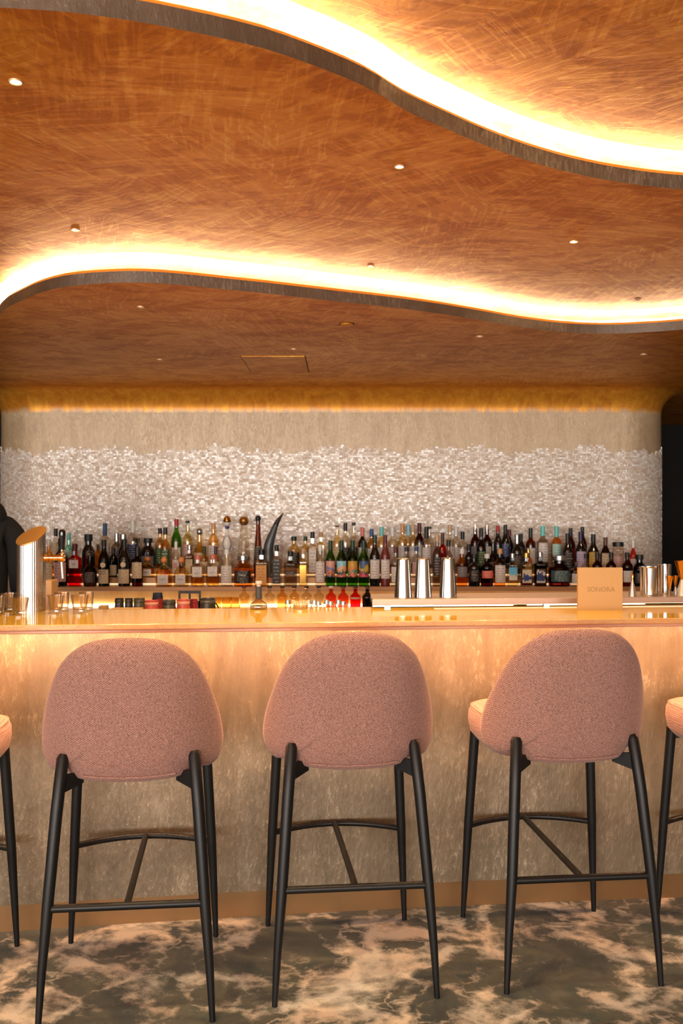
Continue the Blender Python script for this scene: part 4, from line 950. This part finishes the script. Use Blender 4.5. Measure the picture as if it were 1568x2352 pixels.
tumbler(20, yb(.455, 20), 19, 42, 'clear tumbler left of the tower behind two others')
tumbler(127, yb(.36, 127), 19.5, 42, 'clear tumbler right of the tower, front left of four')
tumbler(143, yb(.445, 143), 17.5, 43, 'clear tumbler right of the tower, back left of four')
tumbler(183, yb(.36, 183), 19.5, 42, 'clear tumbler right of the tower, front right of four')
tumbler(199, yb(.445, 199), 17.5, 43, 'clear tumbler right of the tower, rightmost at back')
# small decanter bottle with dark neck wrap
x, y = cx_at(594, .47); k = y/F
t = thing('decanter', 'small clear decanter with charcoal wrapped neck and glass stopper on the counter', 'decanter', (x, y, BARH))
obj('glass_body', lathe('glass_body', [(0, 0), (19*k, 0), (20*k, 2*k), (20*k, 9*k), (18*k, 14*k), (10*k, 20*k), (7*k, 25*k), (6.2*k, 30*k), (6.2*k, 50*k), (0, 50*k)], 24), glass_tint('decanter_glass', C(232, 216, 200), 3.0), t)
obj('liquid', lathe('liquid', [(0, 1.5*k), (18.5*k, 1.5*k), (18.6*k, 8*k), (0, 8*k)], 24), G['clear'], t)
obj('neck_wrap', lathe('neck_wrap', [(6.4*k, 24*k), (7.3*k, 25*k), (7.3*k, 50*k), (8*k, 51*k), (8*k, 52.5*k), (0, 52.5*k)], 20), plain('charcoal_wrap', C(50, 50, 50), .6), t)
obj('stopper', lathe('stopper', [(0, 52.5*k), (5*k, 52.5*k), (5.4*k, 58*k), (7.8*k, 59*k), (7.8*k, 64*k), (7*k, 65*k), (0, 65*k)], 16), plain('frost_stopper', C(222, 206, 190), .35, 0, Transmission_Weight=.4), t)
# straws
x, y = cx_at(690, .475)
cup = thing('straw_glass', 'low clear glass holding a fan of paper straws', 'glass', (x, y, BARH))
obj('glass_wall', lathe('glass_wall', [(0, 0), (.026, 0), (.028, .002), (.029, .016), (.0275, .016), (.0265, .004), (0, .003)], 20), G['clear'], cup)
for i in range(13):
    a = (i-6)/6.0; yo = R.uniform(-.012, .012); h = R.uniform(.030, .036)
    o = obj('straw', tube('straw', [(a*.022, yo, .0035), (a*.034+R.uniform(-.001, .001), yo, h)], .0019, 8), plain('straw_%d' % (i % 2), C(*((236, 206, 170), (222, 180, 132))[i % 2]), .6), None, (x, y, BARH))
    tag(o, 'slim cream paper straw in the low glass, %s from left' % ordinal(i), 'straw', 'paper straws on the counter')
# condiment jars
for i, (px, dy) in enumerate([(661, .0), (709, .0), (722, .0), (731, -.02), (750, .0), (759, -.022), (777, .0), (788, -.024)]):
    x, y = cx_at(px, .585+dy); top = CAMH-(1378+(dy < -.01)*3-CY)*y/F; h = top-1.0; r = 6.4*y/F
    t = thing('condiment_jar', 'small clip-top glass jar of garnish, %s from left behind the counter' % ordinal(i), 'jar', (x, y, 1.0), 0, 'garnish jars behind the counter')
    obj('glass_body', lathe('glass_body', [(0, 0), (r*.95, 0), (r, .003), (r, h*.74), (r*.82, h*.82), (r*.82, h*.86), (0, h*.86)], 16), G['clear'], t)
    obj('contents', lathe('contents', [(0, .002), (r*.88, .002), (r*.88, h*.45), (0, h*.5)], 12), plain('garnish_%d' % (i % 3), C(*((150, 130, 84), (96, 110, 60), (176, 132, 92))[i % 3]), .8), t)
    obj('lid', lathe('lid', [(0, h*.86), (r*.95, h*.86), (r*.98, h*.93), (r*.8, h), (0, h)], 16), M_BSTEEL, t)
    obj('clip', tube('clip', [(-r*1.02, 0, h*.7), (-r*1.05, -.002, h*.9), (0, -r*1.05, h*.88), (r*1.05, -.002, h*.9), (r*1.02, 0, h*.7)], .0011, 6), M_STEEL, t)
# shakers
for i, px in enumerate((925.5, 971, 1028.5)):
    x, y = cx_at(px, .475+.048); k = y/F
    pr = [(0, 0), (20.4*k, 0), (20.8*k, 1.2*k), (20.4*k, 3*k), (14.9*k, 89*k), (14.2*k, 91*k), (12.4*k, 92*k), (0, 92*k)]
    o = obj('shaker_tin', lathe('shaker_tin', pr, 40, sharp=60), M_STEEL, None, (x, y, 1.124))
    tag(o, 'polished steel shaker tin upside down, %s on the steel ledge' % ('leftmost of three', 'middle of three', 'rightmost of three')[i], 'shaker', 'upturned shaker tins')
# gold card sign
x, y = cx_at(1378.5, .30); k = y/F
sg = thing('menu_sign', 'matte gold menu box reading SONORA standing on the counter', 'sign', (x, y, BARH), math.atan(.1)*0.3)
hw = 51.7*k; top = CAMH-(1304-CY)*y/F-BARH
box('card', -hw, hw, 0, .018, 0, top, plain('gold_card', C(178, 136, 80), .5, .2), sg, .001)
obj('lettering', text_mesh('SONORA', 15.5*k, .0003), plain('gold_ink', C(146, 108, 62), .6, .2), sg, (1*k, -.0004, top-50*k))
# mixing tins, jiggers at the right end of the ledge
def on_ledge(px, off): x, y = cx_at(px, off); return x, y, 1.124
def tin(px, off, hw, hpx, label):
    x, y, z = on_ledge(px, off); k = y/F; r = hw*k; h = hpx*k
    o = obj('mixing_tin', lathe('mixing_tin', [(0, 0), (r*.9, 0), (r*.93, .003), (r, h*.97), (r*1.03, h*.985), (r, h), (r*.95, h), (r*.88, .006), (0, .006)], 32, sharp=50), M_STEEL, None, (x, y, z)); return tag(o, label, 'tin', 'steel mixing tins')
tin(1490, .55, 21, 66, 'tall steel mixing tin right of the gold card, larger of two')
tin(1526, .64, 15.5, 67, 'steel mixing tin behind the gold jiggers, smaller of two')
def jigger(px, off, hw, hpx, split, m1, m2, label):
    x, y, z = on_ledge(px, off); k = y/F; r = hw*k; h = hpx*k; s = h*split
    t = thing('jigger', label, 'jigger', (x, y, z), 0, 'bar jiggers on the ledge')
    obj('lower_cup', lathe('lower_cup', [(r*.86, 0), (r*.9, 0), (r*.3, s), (0, s), (0, s*.96), (r*.26, s*.94), (r*.86, 0)], 24), m2, t)
    obj('upper_cup', lathe('upper_cup', [(0, s), (r*.3, s), (r*.72, s+(h-s)*.55), (r, h), (r*.95, h), (r*.66, s+(h-s)*.55), (r*.2, s*1.08), (0, s*1.08)], 24), m1, t)
jigger(1537, .53, 8, 45, .32, M_GOLD, M_STEEL, 'small gold bell jigger in front of the smaller tin')
jigger(1551, .56, 6.5, 44, .42, M_GOLD, M_BSTEEL, 'slim gold jigger right of the small bell jigger')
jigger(1567, .52, 18, 80, .46, M_GOLD, M_BSTEEL, 'large gold and steel cone jigger at the right edge')
x, y, z = on_ledge(1452, .51); k = y/F
t = thing('pour_cone', 'small steel cone with gold flame-shaped tip beside the gold card', 'pourer', (x, y, z))
obj('cone', lathe('cone', [(0, 0), (10*k, 0), (9.6*k, 2*k), (2.6*k, 36*k), (0, 36*k)], 8, sharp=15), M_BSTEEL, t)
obj('tip', lathe('tip', [(0, 36*k), (2.2*k, 36*k), (1.6*k, 40*k), (3*k, 46*k), (0, 56*k)], 12), M_GOLD, t)
# strainer with prongs behind ledge
x, y = cx_at(1194, .80)
t = thing('ice_bowl', 'shiny gold bowl behind the ledge under the blue labelled bottle', 'bowl', (x, y, 1.0))
k = y/F; top = CAMH-(1362-CY)*y/F-1.0
obj('bowl', lathe('bowl', [(0, 0), (.02, 0), (.024, .02), (.03, top*.6), (21*k, top), (19.5*k, top), (.026, top*.62), (0, top*.55)], 24), M_GOLD, t)
t2 = thing('station_shelf', 'steel shelf behind the service ledge carrying the gold bowl', 'shelf', (0, 0, 0))
dx = [0.35+1.5*i/8 for i in range(9)]
slab('top', [(x, EDGE(x)+0.745) for x in dx], [(x, EDGE(x)+1.0) for x in dx], 0.985, 1.0, M_BSTEEL, t2)
for xx in (0.45, 1.75): obj('leg', lathe('leg', [(0, 0), (.018, 0), (.018, .985), (0, .985)], 10), M_BSTEEL, t2, (xx, EDGE(xx)+.9, 0))

# ---------------------------------------------------------------- stools
def make_stool():
    t = thing('bar_stool', 'pink upholstered bar stool', 'stool')
    # seat-back outline (half, from top centre clockwise), x across, z up
    half = [(0, 1.103), (.06, 1.101), (.115, 1.089), (.163, 1.060), (.2, 1.018), (.228, .963), (.249, .903), (.264, .848), (.272, .800), (.274, .765), (.268, .735), (.256, .710), (.236, .697), (.213, .701), (.199, .710), (.188, .714), (.180, .707), (.169, .693), (.150, .683), (.105, .677), (.05, .674), (0, .673)]
    full = half+[(-x, z) for x, z in half[-2:0:-1]]
    out = resample(catmull([(a, b) for a, b in full]+[full[0]], 4), 121)[:-1]
    cz = 0.87; n = len(out); v, fc = [], []
    def base(x, z):
        vv = max(0.0, min(1.0, (z-.69)/.40))
        return -0.205-0.045*vv**1.5+0.008*(1-vv)**2+0.2*x*x+(3.0+2.0*(1-vv))*abs(x)**3+60*abs(x)**6
    T = 0.085
    rhos = [0.0, .15, .3, .45, .6, .72, .82, .90, .95, .985, 1.0]
    sides = []
    for side in (-1, 1):
        rings = []
        for rho in rhos:
            if rho == 0:
                rings.append([len(v)]); v.append((0, base(0, cz)+side*T/2, cz)); continue
            if rho == 1.0 and side == 1: rings.append(sides[0][-1]); continue
            rg = []
            for x, z in out:
                X, Z = x*rho, cz+(z-cz)*rho
                th = T/2*math.sqrt(max(0, 1-rho**4))
                rg.append(len(v)); v.append((X, base(X, Z)+side*th, Z))
            rings.append(rg)
        sides.append(rings)
        for a, b in zip(rings, rings[1:]):
            for i in range(n):
                j = (i+1) % n
                q = (a[0], b[i], b[j]) if len(a) == 1 else (a[i], b[i], b[j], a[j])
                fc.append(q if side == 1 else tuple(reversed(q)))
    obj('backrest', mesh('backrest', v, fc, True, 70), M_FAB, t)
    # seam piping along the lower rear edge
    pp = [(x, base(x, .692)-T/2*0.66, .692+.3*x*x) for x in [-.135+.27*i/20 for i in range(21)]]
    obj('seam_piping', tube('seam_piping', pp, .0035, 8), M_FAB, t)
    # seat cushion: rounded block, domed
    v, fc = [], []; S = 56
    lev = [(.80, .668), (.90, .672), (.975, .695), (1.0, .735), (.995, .765), (.965, .783), (.90, .792), (.5, .797)]
    for sc, z in lev:
        for k in range(S):
            a = 2*PI*k/S; ca, sa = math.cos(a), math.sin(a); p = 4.5
            q = (abs(ca)**p+abs(sa)**p)**(-1/p)
            xx, yy = .245*sc*q*ca, .218*sc*q*sa
            xx *= 1.0+0.03*(yy/.235)
            v.append((xx, yy+.092, z))
    for l in range(len(lev)-1):
        for k in range(S): j = (k+1) % S; fc.append((l*S+k, l*S+j, (l+1)*S+j, (l+1)*S+k))
    fc.append(tuple(reversed(range(S)))); v.append((0, .092, .798)); c = len(v)-1
    for k in range(S): fc.append(((len(lev)-1)*S+k, (len(lev)-1)*S+(k+1) % S, c))
    obj('seat_cushion', mesh('seat_cushion', v, fc, True, 70), M_FAB, t)
    sp = []
    for k in range(57):
        a = 2*PI*k/56; ca, sa = math.cos(a), math.sin(a); q = (abs(ca)**4.5+abs(sa)**4.5)**(-1/4.5)
        sp.append((.245*.965*q*ca*(1+.03*(.218*q*sa/.235)), .218*.965*q*sa+.092, .7835))
    obj('seat_seam', tube('seat_seam', sp, .0022, 6, False), M_FAB, t)
    LEG = {}
    for sx in (-1, 1):
        rear = [(sx*.245, -.285, 0), (sx*.236, -.277, .16), (sx*.222, -.264, .34), (sx*.203, -.228, .60), (sx*.190, -.200, .748), (sx*.189, -.197, .759)]
        front = [(sx*.245, .295, 0), (sx*.238, .287, .16), (sx*.230, .276, .34), (sx*.213, .252, .66), (sx*.212, .25, .69)]
        obj('leg', tube('leg', rear, [.0085, .0125, .0165, .0178, .018, .013], 16), M_BLACK, t)
        obj('leg', tube('leg', front, [.0085, .0125, .016, .0175, .0175], 16), M_BLACK, t)
        for yy, o in ((-.222, 1), (.25, -1)):
            x0 = sx*.195 if o == 1 else sx*.212
            vv = [(x0, yy, .705), (x0, yy, .648), (x0-sx*.06, yy+o*.055, .668), (x0-sx*.06, yy+o*.055, .700)]
            w = [(a, b+.005, c) for a, b, c in vv]+[(a, b-.005, c) for a, b, c in vv]
            obj('bracket', mesh('bracket', w, [(0, 1, 2, 3), (7, 6, 5, 4), (0, 4, 5, 1), (1, 5, 6, 2), (2, 6, 7, 3), (3, 7, 4, 0)], False), M_BLACK, t)
    box('seat_frame', -.15, .15, -.02, .22, .662, .676, M_BLACK, t)
    obj('footrest', tube('footrest', [(-.222, -.264, .335), (.222, -.264, .335)], .0115, 12), M_BLACK, t)
    arc = [(-.230+.46*i/16, .276+.085*(1-((i-8)/8)**2), .335) for i in range(17)]
    obj('footrest', tube('footrest', arc, .0105, 12), M_BLACK, t)
    obj('stretcher', tube('stretcher', [(0, -.264, .335), (0, .361, .335)], .0105, 12), M_BLACK, t)
    return t
st0 = make_stool()
SP = [(-1.3075, 3.05, 'pink bar stool cut off by the left edge of the picture'), (-.6455, 3.128, 'pink bar stool with black legs, leftmost of the three whole stools'), (.0145, 3.268, 'pink bar stool with black legs, middle of the three whole stools'),
      (.7155, 3.347, 'pink bar stool with black legs, rightmost of the three whole stools'), (1.431, 3.382, 'pink bar stool cut off by the right edge of the picture')]
for i, (x, y, lb_) in enumerate(SP):
    s = st0 if i == 0 else copy_tree(st0)
    s.location = (x, y, 0); s.rotation_euler[2] = math.radians(6.2)
    tag(s, lb_, 'stool', 'bar stools in front of the bar')

# ---------------------------------------------------------------- ceiling fixtures
def downlight(px, py, h, r, lit, label, beam=None):
    x, y = floor_at_up(px, py, h)
    t = thing('downlight', label, 'ceiling light', (x, y, h), 0, 'ceiling downlights')
    obj('trim_ring', lathe('trim_ring', [(r*.72, .0), (r*.80, -.004), (r*.95, -.005), (r, -.001), (r*.97, .0)], 24), plain('lamp_trim', C(214, 170, 120), .35, .3), t)
    obj('lens', lathe('lens', [(0, -.001), (r*.74, -.001)], 20), M_LAMP if lit else M_LAMP2, t)
    if True:
        ld = bpy.data.lights.new('downlight_beam', 'SPOT'); ld.energy = SPOT_W if lit else SPOT_LOW; ld.color = (1, .68, .36); ld.spot_size = 2.2; ld.spot_blend = .8; ld.shadow_soft_size = r*.6
        lo = bpy.data.objects.new('downlight_beam', ld); COL.objects.link(lo); lo.parent = t; lo.location = (0, 0, -.02)
for px, py, r, lb_ in [(36, 186, .016, 'lit downlight near the left edge of the middle ceiling'), (917, 381, .0145, 'lit downlight in the middle of the copper ceiling'), (173, 527, .016, 'lit downlight above the left lit ceiling edge'), (1317, 554, .016, 'lit downlight at right in the middle ceiling'), (851, 610, .014, 'lit downlight just above the glowing ceiling edge, centre')]:
    downlight(px, py, H2, r, True, lb_)
for px, py, r, lb_ in [(323, 704, .017, 'small dim downlight in the low ceiling, nearest left'), (367, 825, .019, 'small dim downlight in the low ceiling near the mosaic wall'), (674, 801, .019, 'small dim downlight beside the ceiling access panel'), (1101, 772, .02, 'small dim downlight at right in the low ceiling'), (1477, 813, .02, 'small dim downlight at the far right of the low ceiling')]:
    downlight(px, py, H1, r, False, lb_)
x, y = floor_at_up(796, 744, H1)
t = thing('ceiling_speaker', 'round copper cover in the low ceiling above the counter', 'ceiling cover', (x, y, H1))
obj('cover', lathe('cover', [(0, -.006), (.026, -.006), (.03, -.004), (.03, 0)], 24), M_CEIL, t)
obj('gap_ring', lathe('gap_ring', [(.029, -.001), (.036, -.001)], 24), M_DARKWALL, t)
x, y = floor_at_up(1464, 687, H2)
t = thing('air_nozzle', 'small dark round nozzle above the glowing ceiling edge at right', 'nozzle', (x, y, H2))
obj('ring', lathe('ring', [(.010, 0), (.012, -.004), (.015, -.004), (.016, 0)], 20), M_BRASS, t)
obj('hole', lathe('hole', [(0, -.001), (.012, -.001)], 16), M_DARKWALL, t)
pa = [floor_at_up(*q, H1) for q in ((559, 817), (706, 815), (706, 855), (569, 855))]
x0, x1 = (pa[0][0]+pa[3][0])/2, (pa[1][0]+pa[2][0])/2
t = thing('access_panel', 'square copper access panel in the low ceiling near the wall', 'panel', ((x0+x1)/2, (pa[0][1]+pa[2][1])/2, H1))
w_, d_ = (x1-x0)/2, (pa[2][1]-pa[0][1])/2
box('door', -w_+.006, w_-.006, -d_+.006, d_-.006, -.004, 0, M_CEIL, t)
for a, b, c, d in ((-w_, -w_+.005, -d_, d_), (w_-.005, w_, -d_, d_), (-w_, w_, -d_, -d_+.005), (-w_, w_, d_-.005, d_)):
    box('gap', a, b, c, d, -.001, .0, plain('dark_gap', C(90, 44, 16), .8), t)

# ---------------------------------------------------------------- bartender at the left edge, back turned, dark hooded top
def skin(name, nodes, edges, mat, parent, root=0, sub=2):
    me = bpy.data.meshes.new(name); me.from_pydata([n[:3] for n in nodes], edges, []); me.update()
    o = obj(name, me, mat, parent)
    bm = bmesh.new(); bm.from_mesh(me); bm.verts.layers.skin.verify(); bm.to_mesh(me); bm.free()
    m = o.modifiers.new('skin', 'SKIN'); m.use_smooth_shade = True
    lay = me.skin_vertices[0].data
    for i, n in enumerate(nodes):
        rx = n[3]; ry = n[4] if len(n) > 4 else n[3]; lay[i].radius = (rx, ry); lay[i].use_root = (i == root)
    s = o.modifiers.new('sub', 'SUBSURF'); s.levels = sub; s.render_levels = sub
    return o
PX, PY = -1.815, 4.95
pe = thing('person', 'person in a dark hooded top behind the bar at the left edge', 'person', (PX, PY, 0), 0.0)
SK = plain('skin', C(190, 138, 110), .55); CL = plain('dark_cloth', C(15, 12, 11), .95); TRO = plain('dark_trousers', C(24, 24, 28), .9); HA = plain('dark_hair', C(30, 22, 18), .6); SHO = plain('shoe', C(20, 20, 20), .5)
bn = [(0, 0, .95, .11), (0, 0, 1.12, .10), (0, 0, 1.32, .11), (0, 0, 1.45, .055), (0, 0, 1.53, .05), (0, .02, 1.60, .075), (0, .02, 1.68, .085), (0, .01, 1.74, .05)]
be_ = [(i, i+1) for i in range(7)]
for s in (-1, 1):
    k = len(bn); bn += [(s*.16, 0, 1.40, .05), (s*.205, 0, 1.36, .045), (s*.215, .02, 1.12, .036), (s*.19, .16, .97, .028), (s*.18, .22, .95, .026), (s*.175, .26, .945, .03)]
    be_ += [(2, k)]+[(k+q, k+q+1) for q in range(5)]
    hb = k+5
    for q, (dx_, ln) in enumerate(((-.03, .07), (-.01, .085), (.01, .08), (.028, .062))):
        j = len(bn); bn += [(s*.175+dx_, .285, .945, .009), (s*.175+dx_*1.2, .285+ln*.6, .935, .0085), (s*.175+dx_*1.2, .285+ln*.9, .91, .007)]
        be_ += [(hb, j), (j, j+1), (j+1, j+2)]
    j = len(bn); bn += [(s*.175-s*.04, .245, .935, .01), (s*.175-s*.06, .285, .925, .009)]; be_ += [(hb-1, j), (j, j+1)]
    k = len(bn); bn += [(s*.09, 0, .88, .085), (s*.1, .01, .50, .055), (s*.1, -.01, .10, .04), (s*.1, .04, .05, .04), (s*.105, .14, .035, .03)]
    be_ += [(0, k), (k, k+1), (k+1, k+2), (k+2, k+3), (k+3, k+4)]
skin('body', bn, be_, SK, pe)
hn = [(0, 0, .86, .17, .13), (0, 0, 1.05, .165, .125), (0, -.005, 1.25, .175, .13), (0, -.005, 1.38, .14, .11), (0, 0, 1.45, .09, .085)]
he = [(0, 1), (1, 2), (2, 3), (3, 4)]
for s in (-1, 1):
    k = len(hn); hn += [(s*.155, 0, 1.385, .068), (s*.21, -.002, 1.34, .062), (s*.212, .015, 1.14, .056), (s*.195, .10, 1.02, .05), (s*.188, .19, .965, .042)]
    he += [(3, k)]+[(k+q, k+q+1) for q in range(4)]
skin('hooded_top', hn, he, CL, pe)
hp_ = [(.13*math.sin(a), -.055-.085*math.cos(a), 1.45+.06*math.cos(a)) for a in [-2.2+4.4*i/16 for i in range(17)]]
obj('hood', tube('hood', hp_, [.03+.03*math.sin(PI*i/16) for i in range(17)], 14), CL, pe)
tn = [(0, 0, .95, .15, .115), (0, 0, .86, .15, .12)]; te = [(0, 1)]
for s in (-1, 1):
    k = len(tn); tn += [(s*.09, 0, .80, .095), (s*.1, .01, .5, .07), (s*.1, -.01, .12, .06)]; te += [(1, k), (k, k+1), (k+1, k+2)]
skin('trousers', tn, te, TRO, pe)
for s in (-1, 1):
    skin('shoe', [(s*.1, -.05, .045, .045), (s*.1, .04, .045, .045), (s*.105, .13, .035, .035), (s*.107, .19, .03, .028)], [(0, 1), (1, 2), (2, 3)], SHO, pe)
v, fc = [], []
hd = lathe('hair', [(0, .115)]+[(.095*math.sin(PI*k/14), .115*math.cos(PI*k/14)) for k in range(1, 10)], 20)
hd.transform(Matrix.Scale(-1, 4)) if False else None
obj('hair', hd, HA, pe, (0, .0, 1.665))
for s in (-1, 1):
    obj('eye', lathe('eye', [(0, -.011), (.008, -.008), (.011, 0), (.008, .008), (0, .011)], 10), plain('eye_white', C(230, 226, 220), .2), pe, (s*.033, .093, 1.65))
    obj('ear', lathe('ear', [(0, -.03), (.012, -.02), (.014, .01), (.008, .028), (0, .03)], 10), SK, pe, (s*.09, .01, 1.64))
obj('nose', lathe('nose', [(0, -.018), (.015, -.014), (.011, .008), (0, .03)], 10), SK, pe, (0, .108, 1.625))
obj('mouth', tube('mouth', [(-.024, .092, 1.588), (0, .1, 1.586), (.024, .092, 1.588)], .005, 8), plain('lips', C(160, 90, 80), .5), pe)
